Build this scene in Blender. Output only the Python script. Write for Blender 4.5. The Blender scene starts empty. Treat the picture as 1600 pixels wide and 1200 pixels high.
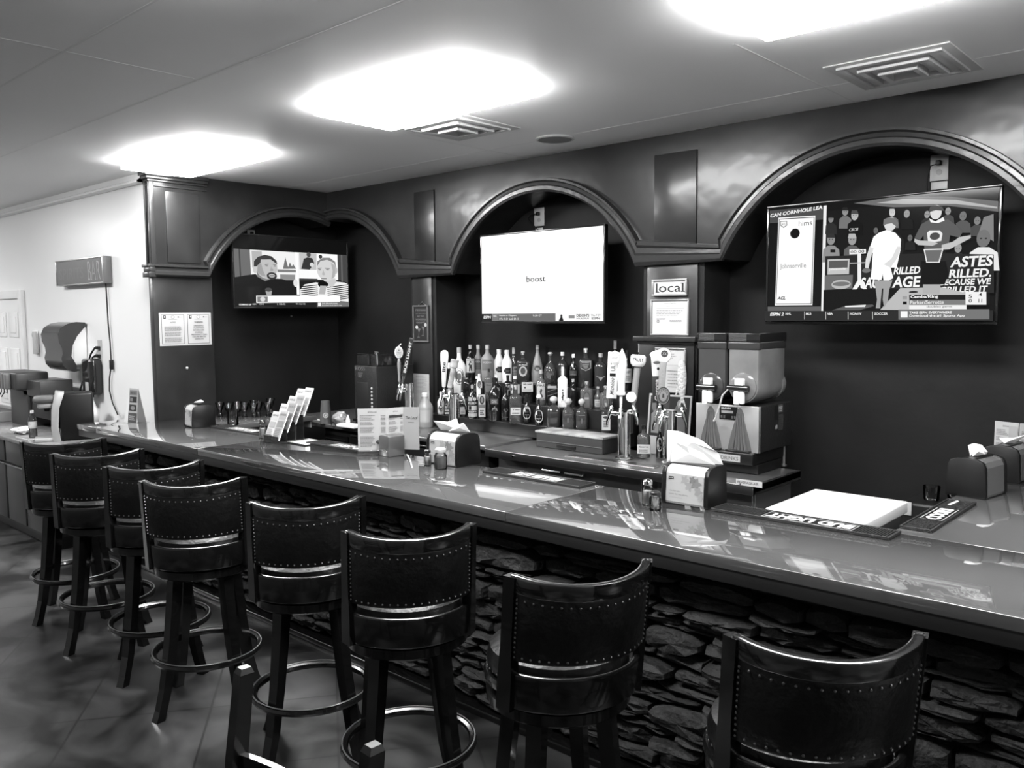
import bpy, bmesh, math, random
from mathutils import Vector, Matrix
C = bpy.context.scene.collection
S = bpy.context.scene
PI = math.pi

# ------------------------------------------------------------------ camera
F_PX = 1323.0
R = Matrix(((0.74040201, -0.04995562, 0.67030538),
            (0.67212530, 0.06576862, -0.73751073),
            (-0.00724225, 0.99658363, 0.08227165)))
EYE = Vector((0, 0, 1.96))
cam_data = bpy.data.cameras.new('camera')
cam_data.sensor_width = 36.0
cam_data.lens = 36.0 * F_PX / 1600.0
cam_data.clip_start = 0.05
cam = bpy.data.objects.new('camera', cam_data)
C.objects.link(cam)
cam.matrix_world = Matrix.Translation(EYE) @ R.to_4x4()
S.camera = cam

# ------------------------------------------------------------------ world, exposure
w = bpy.data.worlds.new('world'); S.world = w; w.use_nodes = True
w.node_tree.nodes['Background'].inputs[0].default_value = (1, 1, 1, 1)
w.node_tree.nodes['Background'].inputs[1].default_value = 0.0
S.view_settings.view_transform = 'Standard'
S.view_settings.look = 'None'
S.view_settings.exposure = 0.36
S.view_settings.gamma = 1.0
S.cycles.use_denoising = True
S.cycles.max_bounces = 8
S.cycles.diffuse_bounces = 4
S.cycles.glossy_bounces = 4
S.cycles.transmission_bounces = 8
S.cycles.caustics_reflective = False
S.cycles.caustics_refractive = False
S.cycles.sample_clamp_indirect = 8.0
LAMP = 40.0        # emission of the ceiling light panels

def at(u, v, ax, val):
    """the point of the picture (u, v) on the plane x/y/z = val"""
    d = R @ Vector((u - 800, -(v - 600), -F_PX))
    i = 'xyz'.index(ax)
    t = (val - EYE[i]) / d[i]
    return EYE + d * t

# ------------------------------------------------------------------ materials
_M = {}
def mat(name, col=0.5, rough=0.5, metal=0.0, emit=0.0, coat=0.0, trans=0.0, ior=1.5, spec=0.5, bump=None, vary=None, coat_rough=0.03, alpha=1.0):
    """grey principled material; bump=(scale, strength, detail); vary=(scale, low, high) multiplies the colour"""
    if name in _M: return _M[name]
    m = bpy.data.materials.new(name); m.use_nodes = True
    nt = m.node_tree; b = nt.nodes['Principled BSDF']
    b.inputs['Base Color'].default_value = (col, col, col, 1)
    b.inputs['Roughness'].default_value = rough
    b.inputs['Metallic'].default_value = metal
    b.inputs['IOR'].default_value = ior
    b.inputs['Specular IOR Level'].default_value = spec
    b.inputs['Coat Weight'].default_value = coat
    b.inputs['Coat Roughness'].default_value = coat_rough
    b.inputs['Transmission Weight'].default_value = trans
    b.inputs['Alpha'].default_value = alpha
    if emit:
        b.inputs['Emission Color'].default_value = (1, 1, 1, 1)
        b.inputs['Emission Strength'].default_value = emit
    tc = nt.nodes.new('ShaderNodeTexCoord')
    if vary:
        n = nt.nodes.new('ShaderNodeTexNoise'); n.inputs['Scale'].default_value = vary[0]; n.inputs['Detail'].default_value = 5
        nt.links.new(tc.outputs['Object'], n.inputs['Vector'])
        r = nt.nodes.new('ShaderNodeMapRange')
        r.inputs['From Min'].default_value = 0.35; r.inputs['From Max'].default_value = 0.65
        r.inputs['To Min'].default_value = col * vary[1]; r.inputs['To Max'].default_value = col * vary[2]
        nt.links.new(n.outputs[0], r.inputs['Value'])
        cc = nt.nodes.new('ShaderNodeCombineColor')
        for k in range(3): nt.links.new(r.outputs[0], cc.inputs[k])
        nt.links.new(cc.outputs[0], b.inputs['Base Color'])
    if bump:
        n = nt.nodes.new('ShaderNodeTexNoise'); n.inputs['Scale'].default_value = bump[0]; n.inputs['Detail'].default_value = bump[2] if len(bump) > 2 else 3
        nt.links.new(tc.outputs['Object'], n.inputs['Vector'])
        bp = nt.nodes.new('ShaderNodeBump'); bp.inputs['Strength'].default_value = bump[1]; bp.inputs['Distance'].default_value = 0.02
        nt.links.new(n.outputs[0], bp.inputs['Height'])
        nt.links.new(bp.outputs[0], b.inputs['Normal'])
        if coat: nt.links.new(bp.outputs[0], b.inputs['Coat Normal'])
    _M[name] = m
    return m

def thin_glass(name, tint=.9, rough=.03, body=None, fac=0.0):
    """clear glass that lets light straight through, with mirror glints; body = grey seen in the glass"""
    if name in _M: return _M[name]
    m = bpy.data.materials.new(name); m.use_nodes = True; nt = m.node_tree; L = nt.links
    for n in list(nt.nodes):
        if n.type == 'BSDF_PRINCIPLED': nt.nodes.remove(n)
    out = nt.nodes['Material Output']
    tr = nt.nodes.new('ShaderNodeBsdfTransparent'); tr.inputs[0].default_value = (tint, tint, tint, 1)
    gl = nt.nodes.new('ShaderNodeBsdfGlossy'); gl.inputs['Roughness'].default_value = rough
    fr = nt.nodes.new('ShaderNodeFresnel'); fr.inputs['IOR'].default_value = 1.5
    mx = nt.nodes.new('ShaderNodeMixShader'); L.new(fr.outputs[0], mx.inputs[0])
    src = tr.outputs[0]
    if body is not None:
        df = nt.nodes.new('ShaderNodeBsdfDiffuse'); df.inputs[0].default_value = (body, body, body, 1)
        m2 = nt.nodes.new('ShaderNodeMixShader'); m2.inputs[0].default_value = fac
        L.new(tr.outputs[0], m2.inputs[1]); L.new(df.outputs[0], m2.inputs[2]); src = m2.outputs[0]
    L.new(src, mx.inputs[1]); L.new(gl.outputs[0], mx.inputs[2]); L.new(mx.outputs[0], out.inputs['Surface'])
    _M[name] = m
    return m

def tone(t, kind='print'):
    """flat printed or glowing grey; t is the wanted display value 0..1"""
    t = round(t, 2)
    lin = t ** 2.2
    if kind == 'glow':
        n = 'screen_tone_%02d' % int(t * 100)
        if n in _M: return _M[n]
        m = mat(n, 0.004, 0.08, emit=0.001, spec=.15)
        b = m.node_tree.nodes['Principled BSDF']
        b.inputs['Emission Strength'].default_value = max(lin * 0.82, 0.003)
        return m
    return mat('print_tone_%02d' % int(t * 100), min(lin * .60, 0.52), 0.45)

# ------------------------------------------------------------------ mesh building
class MB:
    """collects shapes, then links them as one mesh object"""
    def __init__(s): s.v = []; s.f = []; s.mi = []; s.sm = []; s.mats = []
    def m(s, material):
        if material not in s.mats: s.mats.append(material)
        return s.mats.index(material)
    def add(s, vs, fs, material, smooth=False, M=None):
        o = len(s.v); k = s.m(material)
        for p in vs:
            p = Vector(p)
            s.v.append(M @ p if M is not None else p)
        for f in fs: s.f.append([o + i for i in f]); s.mi.append(k); s.sm.append(smooth)
    def box(s, a, b, material, bev=0.0, M=None):
        """box between corners a and b, chamfered by bev"""
        x0, x1 = sorted((a[0], b[0])); y0, y1 = sorted((a[1], b[1])); z0, z1 = sorted((a[2], b[2]))
        if bev <= 0:
            vs = [(x, y, z) for z in (z0, z1) for x, y in ((x0, y0), (x1, y0), (x1, y1), (x0, y1))]
            fs = [(3, 2, 1, 0), (4, 5, 6, 7), (0, 1, 5, 4), (1, 2, 6, 5), (2, 3, 7, 6), (3, 0, 4, 7)]
            s.add(vs, fs, material, False, M); return
        bm = bmesh.new(); bmesh.ops.create_cube(bm, size=1)
        for v in bm.verts:
            v.co = Vector(((v.co.x + .5) * (x1 - x0) + x0, (v.co.y + .5) * (y1 - y0) + y0, (v.co.z + .5) * (z1 - z0) + z0))
        bmesh.ops.bevel(bm, geom=bm.edges[:], offset=bev, segments=3, profile=0.5, affect='EDGES')
        s.bm(bm, material, True, M)
    def bm(s, bm, material, smooth=True, M=None):
        bm.verts.ensure_lookup_table()
        bm.verts.index_update()
        s.add([v.co.copy() for v in bm.verts], [[v.index for v in f.verts] for f in bm.faces], material, smooth, M)
        bm.free()
    def lathe(s, prof, material, c=(0, 0, 0), n=24, M=None, sq=0, sy=1.0, smooth=True, cap=True):
        """turn (r, z) pairs about z; sq>0 makes the section a rounded square; sy squashes y"""
        vs = []; fs = []
        for r, z in prof:
            for i in range(n):
                a = 2 * PI * i / n; ca, sa = math.cos(a), math.sin(a)
                if sq:
                    e = 2.0 / sq
                    q = (abs(ca) ** sq + abs(sa) ** sq) ** (-1.0 / sq)
                    ca *= q; sa *= q
                vs.append((c[0] + r * ca, c[1] + r * sa * sy, c[2] + z))
        for j in range(len(prof) - 1):
            for i in range(n):
                k = (i + 1) % n
                fs.append((j * n + i, j * n + k, (j + 1) * n + k, (j + 1) * n + i))
        if cap:
            fs.append(tuple(range(n - 1, -1, -1)))
            fs.append(tuple((len(prof) - 1) * n + i for i in range(n)))
        s.add(vs, fs, material, smooth, M)
    def tube(s, pts, r, material, n=8, M=None, closed=False, flat=None):
        """round bar along pts; r a number or one per point"""
        P = [Vector(p) for p in pts]; L = len(P)
        rr = r if isinstance(r, (list, tuple)) else [r] * L
        vs = []; fs = []; up = None
        for i in range(L):
            a = P[(i - 1) % L] if (closed or i > 0) else P[i]
            b = P[(i + 1) % L] if (closed or i < L - 1) else P[i]
            t = (b - a).normalized()
            if up is None:
                up = Vector((0, 0, 1)) if abs(t.z) < 0.9 else Vector((0, 1, 0))
            x = t.cross(up)
            if x.length < 1e-5: x = t.orthogonal()
            x.normalize(); y = x.cross(t).normalized(); up = y
            for k in range(n):
                an = 2 * PI * k / n
                vs.append(P[i] + x * math.cos(an) * rr[i] + y * math.sin(an) * rr[i] * (flat or 1))
        for i in range(L if closed else L - 1):
            j = (i + 1) % L
            for k in range(n):
                l = (k + 1) % n
                fs.append((i * n + k, i * n + l, j * n + l, j * n + k))
        if not closed:
            fs.append(tuple(range(n - 1, -1, -1))); fs.append(tuple((L - 1) * n + k for k in range(n)))
        s.add(vs, fs, material, True, M)
    def prism(s, poly, d, material, M=None, bev=0, smooth=False):
        """polygon in x, z pushed from y=0 to y=d"""
        n = len(poly)
        vs = [(p[0], 0, p[1]) for p in poly] + [(p[0], d, p[1]) for p in poly]
        fs = [tuple(range(n)), tuple(range(2 * n - 1, n - 1, -1))]
        for i in range(n):
            j = (i + 1) % n
            fs.append((i, i + n, j + n, j))
        if bev:
            bm = bmesh.new(); bv = [bm.verts.new(v) for v in vs]
            for f in fs: bm.faces.new([bv[i] for i in f])
            bmesh.ops.recalc_face_normals(bm, faces=bm.faces[:])
            bmesh.ops.bevel(bm, geom=bm.edges[:], offset=bev, segments=2, profile=0.5, affect='EDGES')
            s.bm(bm, material, True, M); return
        s.add(vs, fs, material, smooth, M)
    def sweep(s, path, prof, material, M=None, smooth=False):
        """sweep a section along a path lying in the x, z plane: prof = (out, y) with out measured away from the path's left"""
        L = len(path); n = len(prof); vs = []; fs = []
        for i in range(L):
            a = Vector(path[max(i - 1, 0)]); b = Vector(path[min(i + 1, L - 1)])
            t = (b - a).normalized(); nn = Vector((-t.y, t.x))
            k = 1.0
            if 0 < i < L - 1:
                t1 = (Vector(path[i]) - a).normalized(); k = 1 / max(0.5, abs(t1.dot(t)))
            for o_, y in prof:
                vs.append((path[i][0] + nn.x * o_ * k, y, path[i][1] + nn.y * o_ * k))
        for i in range(L - 1):
            for k in range(n):
                l = (k + 1) % n
                fs.append((i * n + k, i * n + l, (i + 1) * n + l, (i + 1) * n + k))
        fs.append(tuple(range(n - 1, -1, -1))); fs.append(tuple((L - 1) * n + k for k in range(n)))
        s.add(vs, fs, material, smooth, M)
    def build(s, name, parent=None, loc=None, auto=True, recalc=True):
        me = bpy.data.meshes.new(name)
        me.from_pydata([tuple(p) for p in s.v], [], s.f)
        for m_ in s.mats: me.materials.append(m_)
        me.polygons.foreach_set('material_index', s.mi)
        me.polygons.foreach_set('use_smooth', s.sm)
        if recalc:
            bm = bmesh.new(); bm.from_mesh(me)
            bmesh.ops.recalc_face_normals(bm, faces=bm.faces[:])
            bm.to_mesh(me); bm.free()
        if auto and any(s.sm):
            try: me.set_sharp_from_angle(angle=math.radians(40))
            except Exception: pass
        me.update()
        o = bpy.data.objects.new(name, me); C.objects.link(o)
        if parent is not None: o.parent = parent
        if loc is not None: o.location = loc
        return o

def thing(name, label, cat, loc=(0, 0, 0), rz=0.0, group=None):
    o = bpy.data.objects.new(name, None); C.objects.link(o)
    o.empty_display_size = 0.1
    o.location = loc; o.rotation_euler = (0, 0, rz)
    o['label'] = label; o['category'] = cat
    if group: o['group'] = group
    return o
def tag(o, label, cat, group=None):
    o['label'] = label; o['category'] = cat
    if group: o['group'] = group
    return o
def struct(name, mb, **k):
    o = mb.build(name, **k); o['kind'] = 'structure'; return o
def kids(o): return [c for c in C.objects if c.parent == o]
def dup(root, loc=None, rz=None, label=None, group=None):
    r = root.copy(); C.objects.link(r)
    if loc is not None: r.location = loc
    if rz is not None: r.rotation_euler = (0, 0, rz)
    if label: r['label'] = label
    if group: r['group'] = group
    for ch in kids(root):
        c = ch.copy(); C.objects.link(c); c.parent = r
        for g in kids(ch):
            d = g.copy(); C.objects.link(d); d.parent = c
    return r

# ------------------------------------------------------------------ lettering and flat prints
_T = {}
def text_mesh(txt, bold=0.0):
    key = (txt, bold)
    if key in _T: return _T[key]
    cu = bpy.data.curves.new('lettering_source', 'FONT'); cu.body = txt; cu.size = 1; cu.offset = bold
    cu.resolution_u = 3
    ob = bpy.data.objects.new('lettering_source', cu); C.objects.link(ob)
    dg = bpy.context.evaluated_depsgraph_get(); dg.update()
    me = bpy.data.meshes.new_from_object(ob.evaluated_get(dg))
    vs = [v.co.copy() for v in me.vertices]; fs = [list(p.vertices) for p in me.polygons]
    bpy.data.objects.remove(ob); bpy.data.curves.remove(cu); bpy.data.meshes.remove(me)
    if vs:
        x0 = min(v.x for v in vs); x1 = max(v.x for v in vs); y0 = min(v.y for v in vs); y1 = max(v.y for v in vs)
    else: x0, x1, y0, y1 = 0, 1, 0, 1
    _T[key] = (vs, fs, x0, x1, y0, y1)
    return _T[key]

class Flat:
    """a print on a flat face: x to the right, y up, stacked in thin layers; kind 'print' or 'glow'"""
    def __init__(s, w_, h_, kind='print', step=0.00025, bend=None):
        s.w = w_; s.h = h_; s.kind = kind; s.step = step; s.n = 0; s.mb = MB(); s.bend = bend
    def _p(s, x, y, z):
        if s.bend: return s.bend(x, y, z)
        return (x, -z, y)                      # faces local -y, stands upright
    def poly(s, pts, t, same=False):
        if not same: s.n += 1
        z = s.n * s.step
        s.mb.add([s._p(x * s.w, y * s.h, z) for x, y in pts], [tuple(range(len(pts)))], tone(t, s.kind))
    def rect(s, x0, y0, x1, y1, t, nx=1, same=False):
        if not same: s.n += 1
        z = s.n * s.step; k = s.mb
        if s.bend: nx = 8
        vs = []; fs = []
        for i in range(nx + 1):
            x = x0 + (x1 - x0) * i / nx
            vs += [s._p(x * s.w, y0 * s.h, z), s._p(x * s.w, y1 * s.h, z)]
        for i in range(nx): fs.append((2 * i, 2 * i + 2, 2 * i + 3, 2 * i + 1))
        k.add(vs, fs, tone(t, s.kind))
    def ell(s, cx, cy, rx, ry, t, a0=0, a1=360, n=20, rot=0):
        """radii as shares of the width (rx) and height (ry)"""
        pts = []
        for i in range(n):
            a = math.radians(a0 + (a1 - a0) * i / (n - (0 if a1 - a0 >= 360 else 1)))
            pts.append((cx + rx * math.cos(a), cy + ry * math.sin(a)))
        if rot:
            c_, s_ = math.cos(rot), math.sin(rot); q = s.w / s.h
            pts = [(cx + ((x - cx) * c_ - (y - cy) / q * s_), cy + ((x - cx) * q * s_ + (y - cy) * c_)) for x, y in pts]
        s.poly(pts, t)
    def text(s, txt, x, y, hh, t, ww=None, bold=0.01, shear=0.0, align='l', rot=0, same=False):
        """height hh as share of the height; ww (share of the width) stretches"""
        vs, fs, x0, x1, y0, y1 = text_mesh(txt, bold)
        if not fs: return
        if not same: s.n += 1
        z = s.n * s.step
        H = hh * s.h; k = H / max(y1 - y0, 1e-4)
        kx = k if ww is None else ww * s.w / (x1 - x0)
        W = (x1 - x0) * kx
        ox = {'l': 0, 'c': -W / 2, 'r': -W}[align]
        out = []
        cr, sr = math.cos(rot), math.sin(rot)
        for v in vs:
            px = (v.x - x0) * kx + ox + shear * (v.y - y0) * k; py = (v.y - y0) * k
            if rot: px, py = px * cr - py * sr, px * sr + py * cr
            out.append(s._p(x * s.w + px, y * s.h + py, z))
        s.mb.add(out, fs, tone(t, s.kind))
    def lines(s, x0, y0, x1, y1, n, t, thick=0.5, ragged=0.25, seed=1):
        """n rows of small illegible print"""
        rnd = random.Random(seed); s.n += 1
        dy = (y1 - y0) / n
        for i in range(n):
            y = y1 - dy * (i + 1); x = x0
            xe = x1 - rnd.random() * ragged * (x1 - x0)
            while x < xe:
                l = min(xe - x, (0.04 + 0.09 * rnd.random()) * (x1 - x0) + 0.002)
                s.rect(x, y, x + l, y + dy * thick, t, same=True)
                x += l + 0.018 * (x1 - x0) + 0.002
    def build(s, name, parent=None, loc=None, rot=None):
        o = s.mb.build(name, parent, loc, auto=False, recalc=False)
        if rot is not None: o.rotation_euler = rot
        return o
# ------------------------------------------------------------------ the room
CEIL = 3.17
WX = -7.07          # face of the side soffit
WY = 5.07           # face of the back soffit
BX = -7.45; BY = 5.45   # back of the recesses
m_ceil = mat('ceiling_paint', 0.88, 0.55, bump=(6, 0.03))
m_wall = mat('white_wall_paint', 0.80, 0.33, bump=(3, 0.10))
m_wood = mat('black_stained_panelling', 0.013, 0.30, spec=.36, bump=(4, 0.28, 2), vary=(2.0, 0.7, 1.6), coat=0.16, coat_rough=0.13)
m_recess = mat('dark_recess_wall', 0.007, 0.6, spec=.25, bump=(9, 0.15), vary=(1.5, 0.8, 1.5))
m_trim = mat('dark_wood_moulding', 0.020, 0.28, spec=.4, bump=(14, 0.10), coat=0.2, coat_rough=0.12)
m_white_trim = mat('white_trim_paint', 0.78, 0.3)

# floor: dark stained slabs with mottling, its pale patches raised to imitate reflections, and thin joints
def floor_material():
    m = mat('stained_floor', 0.03, 0.32)
    nt = m.node_tree; b = nt.nodes['Principled BSDF']; L = nt.links
    tc = nt.nodes.new('ShaderNodeTexCoord')
    mp = nt.nodes.new('ShaderNodeMapping'); mp.inputs['Rotation'].default_value = (0, 0, 0.62)
    L.new(tc.outputs['Object'], mp.inputs['Vector'])
    br = nt.nodes.new('ShaderNodeTexBrick'); br.offset = 0; br.inputs['Scale'].default_value = 1.0
    br.inputs['Brick Width'].default_value = 0.62; br.inputs['Row Height'].default_value = 0.62
    br.inputs['Mortar Size'].default_value = 0.006
    br.inputs['Color1'].default_value = (0.9, 0.9, 0.9, 1); br.inputs['Color2'].default_value = (1.2, 1.2, 1.2, 1); br.inputs['Mortar'].default_value = (0.5, 0.5, 0.5, 1)
    L.new(mp.outputs[0], br.inputs['Vector'])
    n = nt.nodes.new('ShaderNodeTexNoise'); n.inputs['Scale'].default_value = 1.7; n.inputs['Detail'].default_value = 6; n.inputs['Distortion'].default_value = 0.8
    L.new(tc.outputs['Object'], n.inputs['Vector'])
    r = nt.nodes.new('ShaderNodeMapRange'); r.inputs['From Min'].default_value = .42; r.inputs['From Max'].default_value = .66
    r.inputs['To Min'].default_value = .006; r.inputs['To Max'].default_value = .075
    L.new(n.outputs[0], r.inputs['Value'])
    mx = nt.nodes.new('ShaderNodeMix'); mx.data_type = 'RGBA'; mx.blend_type = 'MULTIPLY'; mx.inputs[0].default_value = 1
    cc = nt.nodes.new('ShaderNodeCombineColor')
    for k in range(3): L.new(r.outputs[0], cc.inputs[k])
    L.new(cc.outputs[0], mx.inputs[6]); L.new(br.outputs['Color'], mx.inputs[7])
    L.new(mx.outputs[2], b.inputs['Base Color'])
    bp = nt.nodes.new('ShaderNodeBump'); bp.inputs['Strength'].default_value = 0.12; bp.inputs['Distance'].default_value = .01
    L.new(n.outputs[0], bp.inputs['Height']); L.new(bp.outputs[0], b.inputs['Normal'])
    return m
XL, XR, YR = -15.0, 3.6, -5.0
b = MB(); b.box((XL, YR, -0.1), (XR, BY + 0.1, 0), floor_material()); struct('floor', b)
b = MB(); b.box((XL, YR, CEIL), (XR, BY + 0.1, CEIL + 0.1), m_ceil); struct('ceiling', b)
# faint joints of the big ceiling boards
b = MB(); mj = mat('ceiling_joint_tape', 0.80, 0.6)
for y in (2.23, 4.62): b.box((XL, y - .006, CEIL - .0006), (XR, y + .006, CEIL), mj)
for x, y0, y1 in ((-4.18, 1.0, 2.2), (-8.3, -1, 2.2), (-4.42, 3.8, 5.05), (-1.9, 3.6, 5.05)): b.box((x - .006, y0, CEIL - .0006), (x + .006, y1, CEIL), mj)
b.box((XL, 1.57, CEIL - .0006), (XR, 1.582, CEIL), mj)
struct('trim_1', b)
mw = mat('far_wall_paint', 0.75, 0.6)
b = MB(); b.box((XL - .1, YR, 0), (XL, BY, CEIL), mw); struct('wall_left', b)
b = MB(); b.box((XR, YR, 0), (XR + .1, BY + .1, CEIL), mw); struct('wall_right', b)
b = MB(); b.box((XL, YR - .1, 0), (XR, YR, CEIL), mw); struct('wall_rear', b)
# white wall left of the bar
b = MB(); b.box((XL, 3.30, 0), (-7.13, 3.40, CEIL), m_wall); struct('wall_front', b)
b = MB()
prof = [(0, 0), (0, .065), (.012, .075), (.03, .08), (.055, .03), (.075, .018), (.08, 0)]
vs = []; fs = []
for x in (XL, -7.15):
    for dy, dz in prof: vs.append((x, 3.30 - dy, CEIL - .085 + dz * 1.05))
n = len(prof)
for k in range(n): fs.append((k, (k + 1) % n, n + (k + 1) % n, n + k))
b.add(vs, fs, m_white_trim); struct('trim_2', b)
# back of the recesses
b = MB(); b.box((BX, BY, 0), (XR, BY + .1, CEIL), m_recess); struct('wall_back', b)
b = MB(); b.box((BX - .1, 3.42, 0), (BX, BY + .1, CEIL), m_recess); struct('wall_side', b)

# arched soffits
RAD = 1.02; CZ = 1.89; HALF = 0.93; FLAT = 2.31
def under(x, centres):
    for c in centres:
        if abs(x - c) <= HALF: return CZ + math.sqrt(RAD * RAD - (x - c) ** 2)
    return FLAT
def soffit(x0, x1, centres, depth, M):
    xs = {x0, x1}
    for c in centres:
        for i in range(61):
            x = c - HALF + 2 * HALF * i / 60
            if x0 < x < x1: xs.add(x)
        for e in (c - HALF - 1e-4, c + HALF + 1e-4):
            if x0 < e < x1: xs.add(e)
    xs = sorted(xs); vs = []; fs = []
    for x in xs:
        z = under(x, centres)
        vs += [(x, 0, z), (x, 0, CEIL - .001), (x, depth, z)]
    for i in range(len(xs) - 1):
        a = 3 * i; c = a + 3
        fs.append((a, c, c + 1, a + 1)); fs.append((a, a + 2, c + 2, c))
    k = MB(); k.add(vs, fs, m_wood, False, M)
    return k
def casing(x0, x1, centres, M, mb):
    path = []
    for c in centres:
        for i in range(41):
            x = c - HALF + 2 * HALF * i / 40
            if x0 < x < x1: path.append((x, under(x, [c])))
    if path[0][0] > x0 + .02: path.insert(0, (x0, under(x0, centres)))
    if path[-1][0] < x1 - .02: path.append((x1, under(x1, centres)))
    prof = [(-.012, 0.0), (-.012, -.030), (.004, -.046), (.030, -.046), (.040, -.034), (.062, -.032), (.072, -.050), (.088, -.050), (.094, 0.0)]
    mb.sweep(path, prof, m_trim, M)
MBACK = Matrix.Translation((0, WY, 0))
MSIDE = Matrix.Translation((WX, 0, 0)) @ Matrix.Rotation(PI / 2, 4, 'Z')     # local x -> +Y, local -y -> +X
CB = [-6.89, -4.33, -1.80, 0.73]
CS = [4.71]
k = soffit(WX, XR, CB, .38, MBACK); o = k.build('trim_3', recalc=False); o['kind'] = 'structure'
k = soffit(3.30, WY, CS, .38, MSIDE); o = k.build('trim_4', recalc=False); o['kind'] = 'structure'
b = MB(); casing(WX + .0, XR, CB, MBACK, b); struct('trim_5', b)
b = MB(); casing(3.29, WY, CS, MSIDE, b); struct('trim_6', b)
# glossy panel strips above the pilasters
b = MB()
for x0, x1 in ((-5.76, -5.50), (-3.26, -2.93), (-.72, -.40)):
    b.box((x0, WY - .010, 2.42), (x1, WY, 3.04), m_wood, .003)
b.box((WX, 3.42, 2.42), (WX + .010, 3.72, 3.02), m_wood, .003)
struct('trim_7', b)
# pilasters below the casing
b = MB()
for x0, x1 in ((-5.85, -5.52), (-3.36, -2.88), (-.87, -.30)):
    b.box((x0, WY + .02, 0), (x1, BY, 2.305), m_wood)
    b.box((x0 + .04, WY, .0), (x1 - .04, WY + .03, 2.30), m_wood, .004)
struct('trim_8', b)
# ledge and plinth on the middle pilaster
b = MB()
b.box((-3.40, WY - .06, 1.765), (-2.90, WY + .02, 1.80), m_trim, .006)
b.box((-3.38, WY - .035, 1.745), (-2.92, WY + .02, 1.765), m_trim, .004)
b.box((-3.37, WY - .02, 1.0), (-2.93, WY + .02, 1.745), m_wood, .003)
struct('trim_9', b)
# end column at the white wall, with cornice
b = MB()
b.box((-7.145, 3.285, 0), (WX, 3.82, 2.305), m_wood, .002); b.box((BX, 3.41, 0), (-7.15, 3.82, 2.305), m_wood)
b.box((-7.145, 3.285, 2.3), (WX - .002, 3.34, CEIL - .002), m_wood, .002)
b.box((-7.148, 3.272, 2.39), (-7.130, 3.287, 3.1), m_trim, .003); b.box((-7.088, 3.272, 2.39), (WX + .004, 3.287, 3.1), m_trim, .003)
b.box((WX - .002, 3.278, 2.39), (WX + .014, 3.32, 3.1), m_trim, .003)
struct('trim_10', b)
b = MB()
for (o_, z0, z1) in ((.05, 3.135, CEIL - .003), (.035, 3.11, 3.135), (.018, 3.09, 3.11), (.01, 3.05, 3.065)):
    b.box((-7.148 - o_ * .2, 3.285 - o_, z0), (WX + o_, 3.80, z1), m_trim, .004)
for (o_, z0, z1) in ((.05, 2.375, 2.40), (.035, 2.335, 2.375), (.045, 2.29, 2.335)):
    b.box((-7.148 - o_ * .2, 3.285 - o_, z0), (WX + .04, 3.30, z1), m_trim, .004)
struct('trim_11', b)

# ------------------------------------------------------------------ ceiling lights
m_lens = mat('glowing_lens', 0.8, 0.4, emit=LAMP)
m_lframe = mat('light_frame_enamel', 0.85, 0.4)
def ceiling_light(x, y, label, group=None):
    t = thing('ceiling_light', label, 'ceiling light', (x, y, CEIL), 0, group)
    W, D = 1.19, .58
    k = MB()
    for a, c in (((-.02, -.02, -.003), (W + .02, 0, -.001)), ((-.02, D, -.003), (W + .02, D + .02, -.001)), ((-.02, 0, -.003), (0, D, -.001)), ((W, 0, -.003), (W + .02, D, -.001))):
        k.box(a, c, m_lframe)
    k.build('frame', t)
    k = MB(); i = .004; h = .055  # lens hangs deeper than flush so its glowing sides brighten the ceiling
    vs = [(0, 0, -.004), (W, 0, -.004), (W, D, -.004), (0, D, -.004), (i, i, -h), (W - i, i, -h), (W - i, D - i, -h), (i, D - i, -h)]
    k.add(vs, [(0, 1, 5, 4), (1, 2, 6, 5), (2, 3, 7, 6), (3, 0, 4, 7), (4, 5, 6, 7)], m_lens)
    k.build('lens', t)
    return t
ceiling_light(-6.82, 2.95, 'bright rectangular ceiling light panel farthest left, above the end column', 'lights over the bar')
ceiling_light(-4.22, 2.95, 'bright rectangular ceiling light panel in the middle of the ceiling, beside a vent', 'lights over the bar')
ceiling_light(-1.70, 2.93, 'bright rectangular ceiling light panel cut off by the top edge of the picture', 'lights over the bar')
for x, y in ((-2.85, .95), (-8.6, .75), (-12.6, .75), (.9, 2.93)):  # out of view; the two far left ones added to light the white wall
    ceiling_light(x, y, 'bright rectangular ceiling light panel of the room, out of view', 'lights over the seating area')

# ------------------------------------------------------------------ ceiling fittings
def ceiling_vent(x, y, W, D, label):
    t = thing('ceiling_vent', label, 'air vent', (x, y, CEIL), 0, None)
    mv = mat('vent_enamel', .55, .4); md = mat('vent_shadow_gap', .10, .8)
    k = MB()
    k.box((-W / 2, -D / 2, -.008), (W / 2, D / 2, -.001), mv, .002); k.build('frame', t)
    k = MB()
    for i in range(3):
        s = (.84, .58, .32)[i]; a, c = W / 2 * s, D / 2 * s; e = .028; z0, z1 = -.008 - .012 * (i + 1), -.008
        for (p, q) in (((-a, -c, z0), (a, -c + e, z1)), ((-a, c - e, z0), (a, c, z1)), ((-a, -c + e, z0), (-a + e, c - e, z1)), ((a - e, -c + e, z0), (a, c - e, z1))):
            k.box(p, q, mat('vent_louvre_enamel', .50, .5), .002)
    k.build('louvre', t)
    return t
ceiling_vent(-1.46, 4.52, .58, .58, 'square ceiling air vent with nested louvres, right of the bright panels near the back soffit')
ceiling_vent(-4.02, 3.92, .58, .58, 'square ceiling air vent just behind the middle light panel')
t = thing('ceiling_speaker', 'round dark ceiling speaker grille between the middle light and the arches', 'speaker', (-3.79, 4.63, CEIL))
k = MB(); k.lathe([(.135, -.001), (.135, -.008), (.12, -.014), (.118, -.010)], mat('speaker_rim', .5, .5), n=40); k.build('rim', t)
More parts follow.
